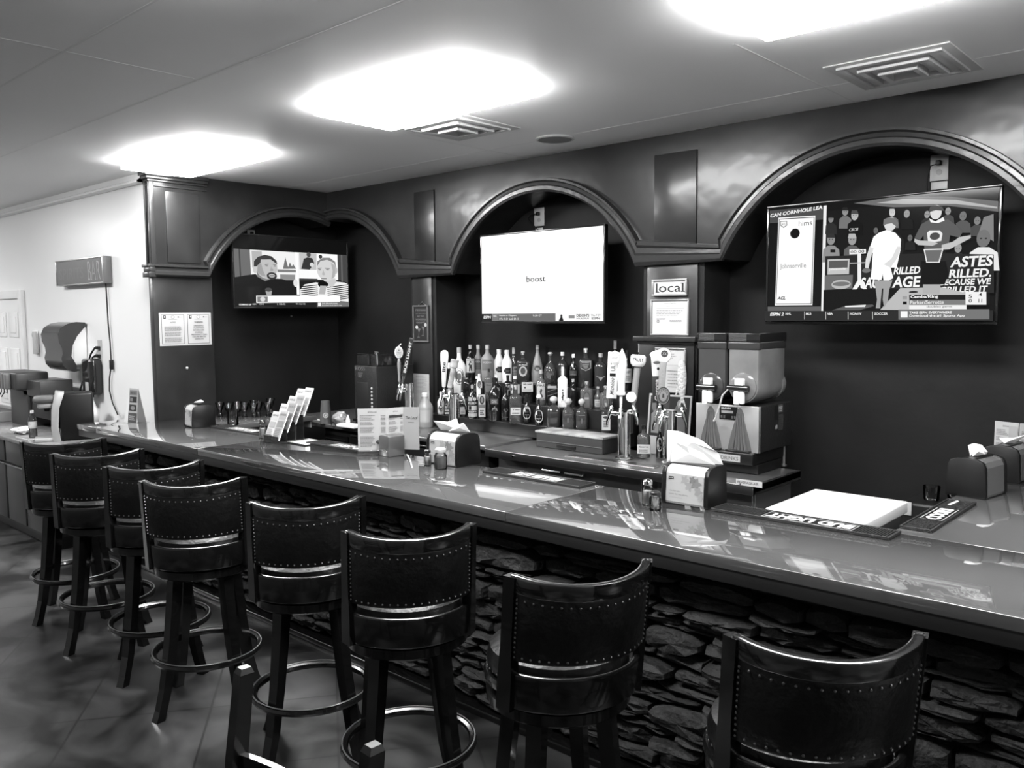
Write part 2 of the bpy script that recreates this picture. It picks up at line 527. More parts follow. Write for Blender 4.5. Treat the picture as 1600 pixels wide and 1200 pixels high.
k = MB(); k.lathe([(.118, -.004), (.118, -.011), (.06, -.015), (.005, -.016)], mat('speaker_mesh', .20, .6, bump=(300, .6)), n=40); k.build('grille', t)
# ------------------------------------------------------------------ the bar
TOP = 1.07; FRONT = 2.76; BACK = 3.52; STONE = 2.92
m_top = mat('polished_bar_top', 0.075, 0.05, vary=(1.2, .8, 1.35), coat=1.0, coat_rough=0.01)
m_edge = mat('dark_bar_edge', 0.016, 0.35, spec=.35)
m_stone_gap = mat('dark_mortar_gap', 0.012, 0.9)
m_black = mat('black_plastic', 0.005, 0.38, spec=.35)
m_blackw = mat('black_lacquered_wood', 0.004, 0.22, spec=.35, coat=.35, coat_rough=.05)
m_chrome = mat('chrome', 0.80, 0.07, metal=1.0)
m_steel = mat('brushed_steel', 0.42, 0.28, metal=1.0)
m_steel_dark = mat('dull_steel', 0.32, 0.34, metal=.9)
m_white = mat('white_plastic', 0.80, 0.35)
m_napkin = mat('white_tissue', 0.66, 0.85)
m_glass = thin_glass('clear_glass', .86)

t = thing('bar_counter', 'long bar with a polished grey top over a front of stacked ledge stones', 'bar', (0, 0, 0))
def slab(x0, y0, x1, y1):
    k = MB(); k.box((x0, y0, TOP - .045), (x1, y1, TOP), m_top, .004); o = k.build('slab', t)
slab(-7.44, FRONT, -7.06, 3.21); slab(-7.057, FRONT, -5.388, BACK); slab(-5.385, FRONT, -2.557, BACK); slab(-2.554, FRONT, 1.2, BACK)
slab(-7.057, BACK + .003, -6.36, 4.40)      # short return along the dark side wall
slab(-1.13, BACK + .003, 1.2, BY - .005)         # return on the right
k = MB(); k.box((-7.43, FRONT + .008, TOP - .10), (1.19, FRONT + .055, TOP - .045), m_edge, .004)
k.box((-7.43, FRONT + .055, TOP - .10), (-7.38, 3.20, TOP - .045), m_edge, .004)
k.build('edge_strip', t)
for x in (-5.3865, -2.5555):
    k = MB(); k.box((x - .003, FRONT + .002, TOP - .046), (x + .003, BACK, TOP - .002), m_stone_gap); k.build('joint', t)

# stone-faced front
k = MB()
k.box((-7.36, STONE + .06, 0), (1.1, 3.10, TOP - .046), m_edge)
k.box((-7.34, STONE + .02, .90), (1.1, STONE + .08, TOP - .046), m_edge, .004)
k.box((-7.30, 3.10, .03), (-7.24, 3.20, TOP - .05), m_edge)
k.build('carcass', t)
def stone_material():
    m = mat('ledge_stone', 0.2, 0.75, bump=(38, 0.9, 6))
    nt = m.node_tree; L = nt.links; b = nt.nodes['Principled BSDF']
    g = nt.nodes.new('ShaderNodeNewGeometry'); n = nt.nodes.new('ShaderNodeTexNoise'); n.inputs['Scale'].default_value = 16; n.inputs['Detail'].default_value = 8
    tc = nt.nodes.new('ShaderNodeTexCoord'); L.new(tc.outputs['Object'], n.inputs['Vector'])
    r = nt.nodes.new('ShaderNodeMapRange'); r.inputs['To Min'].default_value = .006; r.inputs['To Max'].default_value = .034
    L.new(g.outputs['Random Per Island'], r.inputs['Value'])
    r2 = nt.nodes.new('ShaderNodeMapRange'); r2.inputs['From Min'].default_value = .3; r2.inputs['From Max'].default_value = .7; r2.inputs['To Min'].default_value = .6; r2.inputs['To Max'].default_value = 1.35
    L.new(n.outputs[0], r2.inputs['Value'])
    mu = nt.nodes.new('ShaderNodeMath'); mu.operation = 'MULTIPLY'; L.new(r.outputs[0], mu.inputs[0]); L.new(r2.outputs[0], mu.inputs[1])
    cc = nt.nodes.new('ShaderNodeCombineColor')
    for i in range(3): L.new(mu.outputs[0], cc.inputs[i])
    L.new(cc.outputs[0], b.inputs['Base Color'])
    return m
m_stone = stone_material()
rnd = random.Random(7)
def stones(x0, x1, z0, z1, mb):
    """courses of irregular flat stones with wavy beds"""
    rows = []; z = z0
    while z < z1 - .03:
        h = rnd.choice((.035, .045, .055, .07, .085)); h = min(h, z1 - z); rows.append((z, h)); z += h
    def wave(x, j): return .016 * math.sin(x * 2.3 + j * 1.7) + .010 * math.sin(x * 6.1 + j * 2.9)
    for j, (z, h) in enumerate(rows):
        x = x0 - rnd.random() * .2
        while x < x1:
            l = rnd.uniform(.14, .48)
            g = .006
            pr = rnd.uniform(.015, .075)
            n = max(3, int(l / .05)); top = []; bot = []
            for i in range(n + 1):
                q = i / n; xx = x + g + (l - 2 * g) * q
                e = min(q, 1 - q) * 2
                rd = .25 * h * max(0, 1 - e * 6)
                zt = z + h - g + (wave(xx, j + 1) if j < len(rows) - 1 else 0) - rd + rnd.uniform(-.006, .004)
                zb = z + g * .6 + (wave(xx, j) if j else 0) + rd + rnd.uniform(-.003, .006)
                if zt < zb + .012: zt = zb + .012
                top.append((xx, zt)); bot.append((xx, zb))
            ring = bot + top[::-1]; m_ = len(ring)
            cx = sum(p[0] for p in ring) / m_; cz = sum(p[1] for p in ring) / m_
            vs = []; dps = [rnd.uniform(-.012, .012) for _ in ring]
            vs += [(p[0], STONE + .065, p[1]) for p in ring]
            vs += [(p[0], STONE + .03 - pr * .55, p[1]) for p in ring]
            f2 = [(p[0] + (cx - p[0]) * .05, STONE + .02 - pr + d, p[1] + (cz - p[1]) * .16) for p, d in zip(ring, dps)]
            f3 = [(p[0] + (cx - p[0]) * .25, STONE + .016 - pr + d * 1.2 + rnd.uniform(-.006, .004), p[1] + (cz - p[1]) * .5) for p, d in zip(ring, dps)]
            vs += f2 + f3 + [(cx, STONE + .012 - pr, cz)]
            fs = []
            for q in range(3):
                for i in range(m_):
                    i2 = (i + 1) % m_; fs.append((q * m_ + i, q * m_ + i2, (q + 1) * m_ + i2, (q + 1) * m_ + i))
            for i in range(m_): fs.append((3 * m_ + i, 3 * m_ + (i + 1) % m_, 4 * m_))
            mb.add(vs, fs, m_stone, True)
            x += l
k = MB(); stones(-7.34, 1.1, .04, .93, k)
k.build('stone_facing', t, auto=True)
k = MB(); k.box((-7.36, 2.835, 0), (1.1, STONE + .06, .035), m_blackw, .008); k.build('base_board', t)

# ------------------------------------------------------------------ counters behind the bar
t = thing('back_counter', 'dark back counter with the dispensers and bottle steps, along the arches', 'counter', (0, 0, 0))
k = MB(); k.box((-7.06, 4.41, .965), (-4.28, BY - .005, 1.00), m_steel_dark, .005); k.build('worktop', t)
k = MB(); k.box((-6.34, 4.47, .05), (-4.30, 5.0, .965), m_edge); k.build('carcass', t)
for x0, x1 in ((-5.95, -5.35), (-5.32, -4.75)):
    k = MB(); k.box((x0, 4.45, .14), (x1, 4.469, .90), m_black, .006); d = k.build('door', t)
    k = MB(); k.box((x0 + .02, 4.435, .915), (x1 - .02, 4.45, .93), m_steel, .003); k.build('handle', d)
k = MB()
k.box((-6.34, 4.462, .15), (-6.0, 4.47, .90), m_black)
for i in range(24): k.box((-6.32, 4.452, .40 + i * .02), (-6.02, 4.462, .408 + i * .02), m_black)
k.build('cooling_grille', t)

t = thing('steel_back_bar', 'stainless steel back bar with a lip and drip trough under the beer taps', 'counter', (0, 0, 0))
X0, X1 = -4.28, -2.17
k = MB()
k.box((X0, 4.41, .935), (X1, 5.05, .98), m_steel_dark, .004)
k.box((X0, 4.405, .925), (X1, 4.43, .981), m_steel, .003)
k.box((X1 - .02, 4.41, .925), (X1, 5.05, .981), m_steel, .003)
k.build('worktop', t)
k = MB(); k.box((X0 + .03, 4.52, .05), (X1 - .04, 5.0, .935), m_steel_dark, .004)
k.box((-3.95, 4.50, .45), (-2.98, 4.52, .90), m_steel, .003); k.box((-2.86, 4.50, .1), (-2.22, 4.52, .90), m_steel, .003)
k.build('carcass', t)
k = MB(); k.box((-3.62, 4.52, .981), (-2.90, 4.60, .985), m_steel, .002)
for (a, c) in (((-3.63, 4.51, .98), (-2.89, 4.525, .984)), ((-3.63, 4.60, .98), (-2.89, 4.615, .984)), ((-3.63, 4.51, .98), (-3.615, 4.615, .984))): k.box(a, c, m_steel, .003)
k.build('drip_trough', t)
for x in (-3.78, -3.58):
    k = MB(); k.tube([(x, 4.47, .875), (x + .16, 4.47, .875)], .008, m_chrome); k.box((x, 4.47, .86), (x + .01, 4.50, .885), m_chrome); k.box((x + .15, 4.47, .86), (x + .16, 4.50, .885), m_chrome)
    k.build('handle', t)
for x in (-4.0, -3.2, -2.6):
    k = MB(); k.lathe([(.008, 0), (.008, .004), (.003, .006)], m_chrome, n=10, M=Matrix.Translation((x, 4.403, .955)) @ Matrix.Rotation(PI / 2, 4, 'X')); k.build('screw', t)
f = Flat(.16, .035); f.rect(0, 0, 1, 1, .82); f.text('BEVERAGE-AIR', .06, .3, .4, .15, ww=.8); f.ell(.16, .16, .03, .12, .2)
f.build('maker_plate', t, loc=at(1150, 757, 'y', 4.402))

# bottle steps
STEP = [(4.89, 1.10, 4.96, 5.0), (5.055, 1.24, 5.115, 5.17), (5.23, 1.38, 5.295, 5.385)]   # front edge, height, two lines of bottles
for (y0, y1, z, w_) in ((4.93, 5.054, 1.10, 'lowest dark step of the bottle shelf, under the front row'), (5.055, 5.229, 1.24, 'middle dark step of the bottle shelf'), (5.230, BY - .004, 1.38, 'highest dark step of the bottle shelf, against the arch wall')):
    k = MB(); k.box((-5.50, y0, 1.001), (-3.42, y1, z), m_wood, .003); tag(k.build('shelf_step'), w_, 'shelf', 'steps of the bottle shelf')

# dark drawer box with its top coloured pale as if lit, in front of the bottles
t = thing('cash_drawer', 'low dark drawer box with a top painted pale as lit, in front of the squat bottles', 'box', (-4.05, 4.72, .981))
k = MB(); k.box((0, 0, .0), (.60, .20, .105), mat('dark_drawer_metal', .035, .4), .006); k.build('body', t)
k = MB(); k.box((-.01, -.005, .105), (.61, .205, .122), mat('lit_grey_top', .30, .45, vary=(9, .6, 1.4)), .004); k.build('lid', t)
k = MB(); k.box((.0, -.004, .045), (.60, .0, .050), m_steel_dark); k.box((.20, -.012, .012), (.37, .0, .035), m_black, .003); k.build('drawer_front', t)

# left counter along the white wall
t = thing('side_counter', 'grey side counter with dark cabinet fronts along the white wall at far left', 'counter', (0, 0, 0))
k = MB(); k.box((-13.5, 2.50, .865), (-7.52, 3.295, .90), mat('grey_laminate_top', .16, .18, vary=(3, .8, 1.2)), .004); k.build('worktop', t)
k = MB(); k.box((-13.5, 2.56, .1), (-7.56, 3.29, .865), m_edge); k.box((-13.5, 2.62, 0), (-7.56, 3.29, .1), m_black); k.build('carcass', t)
m_cab = mat('dark_cabinet_front', .03, .30)
for i in range(6):
    x = -8.05 - i * .48
    k = MB(); k.box((x, 2.54, .66), (x + .44, 2.558, .85), m_cab, .006); k.build('drawer', t)
    k = MB(); k.box((x, 2.54, .13), (x + .44, 2.558, .64), m_cab, .006); k.box((x, 2.528, .635), (x + .44, 2.54, .643), m_steel, .002); k.build('door', t)
# ------------------------------------------------------------------ bar stools
m_leather = mat('black_leather', 0.004, 0.36, spec=.3, bump=(26, .25))
m_nail = mat('nail_heads', 0.16, 0.4, metal=1)
def make_stool(label):
    """facing local +y; the base turned by its own child frame"""
    t = thing('bar_stool', label, 'bar stool')
    # backrest: curved shell, radius RB about a point in front of it
    RB = .272; AR = math.radians(59.8); BY0 = -.005           # centre of curve
    ZB, ZT = .915, 1.19
    def pt(a, r, z, lean=0): return (r * math.sin(a), BY0 - r * math.cos(a) - lean, z)
    def lean(z): return (z - .8) * .16
    # crest rail
    N = 24
    def shell(z0, z1, r0, r1, material, a0=-AR, a1=AR, bev=0):
        k = MB(); vs = []; fs = []
        for i in range(N + 1):
            a = a0 + (a1 - a0) * i / N
            dp = .018 * (1 - (a / AR) ** 2) if z1 > 1.1 else 0
            for (r, z) in ((r0, z0 - (dp if z0 > 1.1 else 0)), (r1, z0 - (dp if z0 > 1.1 else 0)), (r1, z1 - dp), (r0, z1 - dp)): vs.append(pt(a, r, z, lean(z)))
        for i in range(N):
            for q in range(4): fs.append((i * 4 + q, i * 4 + (q + 1) % 4, (i + 1) * 4 + (q + 1) % 4, (i + 1) * 4 + q))
        fs += [(0, 1, 2, 3), (N * 4 + 3, N * 4 + 2, N * 4 + 1, N * 4)]
        if bev:
            bm = bmesh.new(); bv = [bm.verts.new(v) for v in vs]
            for f in fs: bm.faces.new([bv[i] for i in f])
            bmesh.ops.recalc_face_normals(bm, faces=bm.faces[:])
            ed = [e for e in bm.edges if e.calc_face_angle(0) > .8]
            bmesh.ops.bevel(bm, geom=ed, offset=bev, segments=2, profile=.5, affect='EDGES')
            k.bm(bm, material, True)
        else: k.add(vs, fs, material, True)
        return k
    k = shell(1.135, ZT, RB - .028, RB, mat('polished_crest_lacquer', .006, .15, spec=1.0, coat=1.0, coat_rough=.04), bev=.005); k.build('crest_rail', t)
    for s in (-1, 1):
        k = MB()
        pts = [pt(s * AR, RB - .013, z, lean(z)) for z in (.74, .85, .95, 1.05, 1.135, 1.183)]
        vs = []; fs = []
        for i, p in enumerate(pts):
            a = s * AR; ux = Vector((math.cos(a), math.sin(a), 0)); uy = Vector((math.sin(a), -math.cos(a), 0)); P = Vector(p)
            w_ = .022 if i > 1 else .028; d_ = .018
            for (q, r_) in ((-w_, -d_), (w_, -d_), (w_, d_), (-w_, d_)): vs.append(P + ux * q + uy * r_)
        for i in range(len(pts) - 1):
            for q in range(4): fs.append((i * 4 + q, i * 4 + (q + 1) % 4, i * 4 + 4 + (q + 1) % 4, i * 4 + 4 + q))
        n_ = 4 * (len(pts) - 1); fs += [(3, 2, 1, 0), (n_, n_ + 1, n_ + 2, n_ + 3)]
        k.add(vs, fs, m_blackw, False); k.build('back_post', t)
    k = shell(ZB - .005, 1.14, RB - .045, RB - .002, m_leather, -AR + .05, AR - .05, bev=.01); pad = k.build('back_pad', t)
    k = MB()
    def nail(p, nrm):
        q = Vector(nrm).to_track_quat('Z', 'Y').to_matrix().to_4x4()
        k.lathe([(.0042, 0), (.0034, .002), (.001, .0032)], m_nail, n=6, M=Matrix.Translation(p) @ q)
    a1 = AR - .11
    for i in range(19):
        a = -a1 + 2 * a1 * i / 18
        for z in (ZB + .012, 1.118 - .018 * (1 - (a / AR) ** 2)): nail(pt(a, RB - .001, z, lean(z)), (math.sin(a), -math.cos(a), .15))
    for i in range(1, 12):
        z = ZB + .012 + (1.118 - ZB - .012) * i / 12
        for a in (-a1, a1): nail(pt(a, RB - .001, z, lean(z)), (math.sin(a), -math.cos(a), .15))
    k.build('nail_trim', pad)
    # lower rail of the back
    k = shell(.748, .868, RB - .028, RB - .006, m_blackw, bev=.008); k.build('lower_rail', t)
    # seat: leather cushion, wooden swivel drum
    k = MB(); k.lathe([(.18, .80), (.225, .80), (.235, .815), (.236, .845), (.225, .875), (.17, .897), (.08, .905), (.005, .907)], m_leather, n=40); seat = k.build('seat', t)
    k = MB()
    for i in range(56):
        a = 2 * PI * i / 56; k.lathe([(.0042, 0), (.0034, .002), (.001, .0032)], m_nail, n=6, M=Matrix.Translation((.2365 * math.cos(a), .2365 * math.sin(a), .818)) @ Vector((math.cos(a), math.sin(a), 0)).to_track_quat('Z', 'Y').to_matrix().to_4x4())
    k.build('nail_trim', seat)
    k = MB(); k.lathe([(.10, .69), (.225, .69), (.238, .70), (.240, .735), (.228, .745), (.215, .75), (.215, .765), (.245, .772), (.247, .79), (.24, .80), (.10, .80)], m_blackw, n=48); k.build('seat_ring', t)
    for q in range(4):
        a = PI / 4 + q * PI / 2
        k = MB(); ux = Vector((math.cos(a), math.sin(a), 0)); uy = Vector((-math.sin(a), math.cos(a), 0)); vs = []; fs = []
        st = ((.70, .165, .027), (.55, .18, .026), (.35, .205, .024), (.15, .24, .022), (.05, .268, .021), (0, .285, .023))
        for z, r, h in st:
            for (p_, s_) in ((-h, -h), (h, -h), (h, h), (-h, h)): vs.append(ux * (r + p_) + uy * s_ + Vector((0, 0, z)))
        for i in range(len(st) - 1):
            for c_ in range(4): fs.append((i * 4 + c_, i * 4 + (c_ + 1) % 4, i * 4 + 4 + (c_ + 1) % 4, i * 4 + 4 + c_))
        n_ = 4 * (len(st) - 1); fs += [(3, 2, 1, 0), (n_, n_ + 1, n_ + 2, n_ + 3)]
        k.add(vs, fs, m_blackw, False); k.build('leg', t)
    k = MB(); vs = [(.255 * math.cos(2 * PI * i / 40), .255 * math.sin(2 * PI * i / 40), .27) for i in range(40)]
    k.tube(vs, .016, m_blackw, n=8, closed=True)
    k.build('footrest_ring', t)
    k = MB(); vs = [(.262 * math.cos(2 * PI * i / 40), .262 * math.sin(2 * PI * i / 40), .288) for i in range(40)]
    k.tube(vs, .003, m_steel_dark, n=6, closed=True)
    k.build('footrest_strip', t)
    return t
# centre of the two back ends seen in the picture, and the direction from the left end to the right end
spots = [((32, 689), (163, 683), 'farthest black leather bar stool of the row, beside the side counter'),
         ((80, 708), (221, 700), 'second farthest black leather bar stool, in front of the left end of the bar top'),
         ((163, 728), (316, 717), 'third black leather bar stool from the far end, half hidden by the next one'),
         ((217, 750), (383, 744), 'fourth black leather bar stool from the far end, its crest rail brightly lit'),
         ((388, 783), (567, 773), 'fifth black leather bar stool from the far end, standing below the brochure stand'),
         ((538, 828), (740, 816), 'third nearest black leather bar stool, with a white gleam along its crest rail'),
         ((795, 897), (1018, 872), 'second nearest black leather bar stool, round seat showing left of its back'),
         ((1143, 990), (1446, 988), 'nearest black leather bar stool at lower right, cut off by the bottom edge')]
stool0 = None
for i, (a, b_, lab) in enumerate(spots):
    A, B_ = at(*a, 'z', 1.19), at(*b_, 'z', 1.19)
    ch = B_ - A; th = math.atan2(ch.y, ch.x)
    mid = (A + B_) / 2
    off = .272 * math.cos(math.radians(59.8)) + .06 + .005
    fwd = Vector((-math.sin(th), math.cos(th), 0))
    c = mid + fwd * (off)
    print('stool', i, round(c.x, 2), round(c.y, 2), round(math.degrees(th)), round(ch.length, 3))
    if stool0 is None: stool0 = make_stool(lab); o = stool0; o.location = (c.x, c.y, 0); o.rotation_euler = (0, 0, th); o['group'] = 'bar stools along the bar'
    else: o = dup(stool0, (c.x, c.y, 0), th, lab, 'bar stools along the bar')

# chair of the seating area, its two back posts just in the picture
def dining_chair(loc, rz, label):
    t = thing('dining_chair', label, 'chair', loc, rz)
    def post(x, y0, lean_, name, top=1.0, bottom=0):
        k = MB(); vs = []; fs = []
        st = ((bottom, .0, .020), (.45, 0, .022), (.75, lean_ * .4, .021), (top - .015, lean_, .019), (top, lean_ * 1.03, .013))
        st = [q for q in st if q[0] <= top]
        for z, y, h in st:
            for p_, q_ in ((-h, -h * 1.1), (h, -h * 1.1), (h, h * 1.1), (-h, h * 1.1)): vs.append((x + p_, y0 + y + q_, z))
        for i in range(len(st) - 1):
            for c_ in range(4): fs.append((i * 4 + c_, i * 4 + (c_ + 1) % 4, i * 4 + 4 + (c_ + 1) % 4, i * 4 + 4 + c_))
        n_ = 4 * (len(st) - 1); fs += [(3, 2, 1, 0), (n_, n_ + 1, n_ + 2, n_ + 3)]
        k.add(vs, fs, m_blackw, False); k.build(name, t)
    hw = .30
    for s in (-1, 1): post(s * hw, 0, -.05, 'back_post')
    for z0, z1 in ((.58, .63), (.72, .77)):
        k = MB(); N = 10
        for i in range(N):
            xa = -hw + .02 + (2 * hw - .04) * i / N; xb = -hw + .02 + (2 * hw - .04) * (i + 1) / N
            ya, yb = [-.02 - .05 * (1 - (x / hw) ** 2) for x in (xa, xb)]
            k.add([(xa, ya - .01, z0), (xb, yb - .01, z0), (xb, yb + .01, z0), (xa, ya + .01, z0), (xa, ya - .01, z1), (xb, yb - .01, z1), (xb, yb + .01, z1), (xa, ya + .01, z1)],
                  [(3, 2, 1, 0), (4, 5, 6, 7), (0, 1, 5, 4), (2, 3, 7, 6)], m_blackw, False)
        k.build('back_slat', t)
    k = MB(); k.box((-hw + .01, .02, .44), (hw - .01, .44, .485), m_leather, .015); k.build('seat', t)
    for s in (-1, 1):
        k = MB(); k.box((s * (hw - .03) - .02, .38, 0), (s * (hw - .03) + .02, .42, .445), m_blackw, .004); k.build('leg', t)
    return t
A, B_ = at(356, 1052, 'z', 1.0), at(550, 1174, 'z', 1.0)
th = math.atan2((B_ - A).y, (B_ - A).x); mid = (A + B_) / 2
dining_chair((mid.x, mid.y, 0), th + PI, 'dark wooden chair in the foreground, only its two back posts showing')
# dark edge of another chair at the left border
P0 = at(-12, 1122, 'z', 1.0)
dining_chair((P0.x - .28, P0.y - .02, 0), .1, 'dark wooden chair cut off by the left border of the picture')
# ------------------------------------------------------------------ televisions
m_bezel = mat('glossy_black_bezel', 0.012, 0.10)
def quad(tl, tr, br, bl):
    """from the corners of a traced picture to shares of its width and height"""
    def f(x, y):
        u = v = .5
        for _ in range(12):
            xt = tl[0] + (tr[0] - tl[0]) * u; xb = bl[0] + (br[0] - bl[0]) * u
            yt = tl[1] + (tr[1] - tl[1]) * u; yb = bl[1] + (br[1] - bl[1]) * u
            v = (y - yb) / (yt - yb)
            xl = bl[0] + (tl[0] - bl[0]) * v; xr = br[0] + (tr[0] - br[0]) * v
            u = (x - xl) / (xr - xl)
        return (u, v)
    return f
def tv(label, loc, rz, W, H, arm, paint, frame=.012):
    """loc = lower left front corner of the set"""
    t = thing('television', label, 'television', loc, rz, None)
    k = MB(); k.box((0, .006, 0), (W, .045, H), m_black, .006)
    k.box((W * .2, .045, H * .12), (W * .8, .075, H * .7), m_black, .01); k.build('body', t)
    k = MB()
    for a, c in (((0, 0, 0), (W, .012, frame * 1.6)), ((0, 0, H - frame), (W, .012, H)), ((0, 0, frame), (frame, .012, H - frame)), ((W - frame, 0, frame), (W, .012, H - frame))): k.box(a, c, m_bezel, .002)
    k.build('bezel', t)
    k = MB(); k.box((frame, .005, frame), (W - frame, .008, H - frame), mat('screen_glass', .01, .08)); scr = k.build('screen', t)
    f = Flat(W - 2 * frame, H - frame * 2.6, 'glow')
    paint(f)
    f.build('screen_picture', scr, (frame, .0045, frame * 1.6))
    k = MB(); k.box((W * .42, .075, H * .35), (W * .58, .082, H * .65), m_black, .003)
    k.box((W * .47, .08, H * .45), (W * .53, arm, H * .55), m_black, .004); k.box((W * .40, arm - .012, H * .3), (W * .60, arm, H * .7), m_black, .003)
    k.build('wall_bracket', t)
    return t

def paint_blank(f):
    q = quad((330, 550), (1215, 470), (1195, 1172), (330, 1177))
    f.rect(0, 0, 1, 1, 1.0)
    f.text('boost', *q(676, 884), .066, .25, ww=.158, bold=.0)
    f.rect(0, .0, .635, .085, .42); f.rect(0, 0, .092, .085, .16)
    f.text('ESPN', .014, .03, .032, .95, ww=.065, bold=.03, shear=.2)
    f.rect(.092, .0, .15, .085, .48); f.text('NBA', .104, .05, .018, .9, ww=.03)
    f.text('Hawks vs Clippers', .158, .052, .022, .95, ww=.15); f.text('ATL 15-21  LAC 23-13', .158, .014, .022, .95, ww=.17)
    f.text('9:30 ET', .45, .052, .02, .9, ww=.075)
    f.rect(.635, 0, 1, .088, .97)
    f.poly([(.66, 0), (.672, .035), (.682, .05), (.692, .035), (.70, 0)], .12); f.ell(.682, .055, .008, .018, .2)
    f.rect(.74, .03, .785, .062, .55); f.text('DEION\'S', .80, .047, .028, .1, ww=.095, bold=.03); f.text('DOUBLE PLAY', .80, .018, .018, .25, ww=.095)
    f.text('Thu 7 ET', .91, .05, .022, .5, ww=.07); f.text('ESPN', .915, .016, .024, .2, ww=.06, bold=.02)
tv('wide television with a blank white screen reading boost, in the middle arch', (-4.955, WY, 1.885), 0, 1.27, .725, .375, paint_blank)

def paint_talk(f):
    q = quad((92, 95), (1532, 172), (1520, 775), (80, 712))
    P = lambda pts, t: f.poly([q(*p) for p in pts], t)
    def E_(x, y, rx, ry, t, **k): u, v = q(x, y); f.ell(u, v, rx / 1435, ry / 610, t, **k)
    f.rect(0, 0, 1, 1.0, .14)
    P([(92, 95), (280, 108), (280, 380), (92, 400)], .42); P([(150, 100), (165, 100), (165, 395), (150, 397)], .25)
    P([(280, 108), (850, 140), (850, 450), (280, 420)], .93); P([(300, 120), (420, 128), (420, 300), (300, 300)], .7)
    P([(600, 325), (840, 335), (840, 362), (600, 355)], .5); P([(630, 380), (820, 388), (815, 450), (630, 445)], .55)
    for x, h in ((705, 190), (760, 250), (800, 270)): P([(x - 35, 320), (x + 35, 322), (x, h)], .45)
    P([(870, 140), (1395, 168), (1390, 460), (868, 440)], .97); P([(868, 430), (1110, 440), (1110, 470), (868, 465)], .2)
    P([(832, 138), (868, 140), (866, 615), (830, 612)], 1.0)
    P([(880, 145), (1110, 155), (1100, 340), (878, 330)], .75)
    P([(900, 325), (940, 210), (990, 195), (1050, 205), (1075, 260), (1010, 335)], .22); E_(1005, 165, 28, 28, .3); E_(1040, 280, 26, 24, .85)
    E_(1160, 190, 25, 22, .25)
    P([(1395, 168), (1530, 175), (1525, 500), (1390, 455)], .28); P([(1440, 170), (1460, 172), (1455, 490), (1435, 480)], .4)
    # man on the left: dark jacket, cap, beard, microphone
    P([(88, 402), (200, 385), (330, 370), (420, 440), (560, 425), (640, 430), (760, 465), (830, 560), (826, 612), (80, 700)], .13)
    P([(340, 330), (560, 420), (440, 450), (350, 400)], .5)
    E_(470, 300, 128, 128, .74, rot=-.1); E_(328, 320, 26, 42, .78)
    P([(315, 290), (320, 230), (370, 185), (450, 165), (530, 180), (590, 230), (598, 270), (520, 215), (400, 215), (395, 250), (345, 290)], .24)
    E_(525, 395, 62, 40, .22); E_(525, 393, 38, 20, .72); P([(495, 388), (560, 388), (545, 400), (510, 400)], .45)
    P([(360, 280), (400, 250), (420, 330), (450, 400), (400, 390), (350, 350)], .62); E_(468, 285, 18, 6, .42); E_(566, 288, 15, 6, .42); P([(445, 268), (490, 264), (490, 270), (445, 275)], .4); P([(545, 268), (585, 270), (585, 276), (545, 274)], .4); P([(520, 290), (545, 335), (530, 345), (500, 342)], .66); E_(530, 330, 16, 8, .6)
    E_(815, 480, 28, 45, .88)
    # man on the right: striped shirt, crew cut, microphone
    P([(868, 560), (930, 500), (1080, 480), (1200, 500), (1290, 540), (1360, 480), (1480, 495), (1525, 515), (1520, 720), (868, 640)], .93)
    for i in range(8):
        y = 510 + i * 22; P([(872 + 2 * i, y + 10), (1100, y - 4), (1100, y + 6), (872 + 2 * i, y + 20)], .08); P([(1230, y + 28), (1522, y + 4), (1522, y + 15), (1230, y + 38)], .08)
    P([(1180, 450), (1340, 440), (1360, 480), (1300, 540), (1220, 520)], .78)
    E_(1230, 330, 135, 140, .82); P([(1100, 300), (1110, 240), (1180, 205), (1280, 205), (1350, 250), (1362, 320), (1330, 260), (1240, 225), (1150, 240)], .5)
    E_(1355, 350, 22, 40, .75); P([(1290, 260), (1350, 300), (1340, 420), (1290, 450), (1310, 350)], .68); E_(1135, 338, 20, 6, .42); E_(1240, 340, 24, 6, .42); P([(1110, 320), (1160, 316), (1160, 323), (1110, 328)], .45); P([(1205, 318), (1270, 322), (1270, 330), (1205, 326)], .45); P([(1180, 340), (1160, 392), (1180, 402), (1205, 398)], .70); P([(1145, 435), (1225, 438), (1220, 447), (1150, 445)], .45)
    E_(1170, 505, 70, 38, .08); P([(1130, 520), (1215, 525), (1190, 620), (1110, 615)], .7)
    P([(430, 560), (510, 560), (500, 608), (445, 606)], .65); E_(468, 545, 42, 22, .3)
    # banner and ticker
    P([(318, 605), (1395, 640), (1392, 715), (315, 685)], 1.0); P([(330, 615), (455, 620), (452, 680), (328, 676)], .5); E_(393, 647, 30, 26, .85)
    f.text('COMING UP', *q(112, 703), .028, .95, ww=.10, bold=.03); f.text('NBA', *q(270, 703), .024, .9, ww=.03); f.text('CHI', *q(350, 706), .024, .9, ww=.035)
    f.text('L 108-92', *q(565, 715), .026, .9, ww=.07); f.text('W 116-110', *q(798, 722), .026, .9, ww=.085)
    P([(1075, 705), (1518, 722), (1516, 775), (1072, 762)], .45); P([(1090, 712), (1130, 714), (1128, 752), (1088, 750)], .95)
    f.text('TAKE ESPN EVERYWHERE', *q(1140, 730), .022, .95, ww=.15); f.text('Download the #1 Sports App', *q(1140, 752), .022, .95, ww=.19)
p0 = at(366, 476, 'x', WX); p1 = at(546, 484, 'x', WX); zt = at(372, 388, 'x', WX).z
tvz = p0.z - .035; W1 = p1.y - p0.y
def paint_talk_box(f):
    # the broadcast leaves a dark band above
    g = Flat(f.w, f.h * .80, 'glow'); g.mb = f.mb; g.n = 2
    f.rect(0, 0, 1, 1, .07); paint_talk(g)
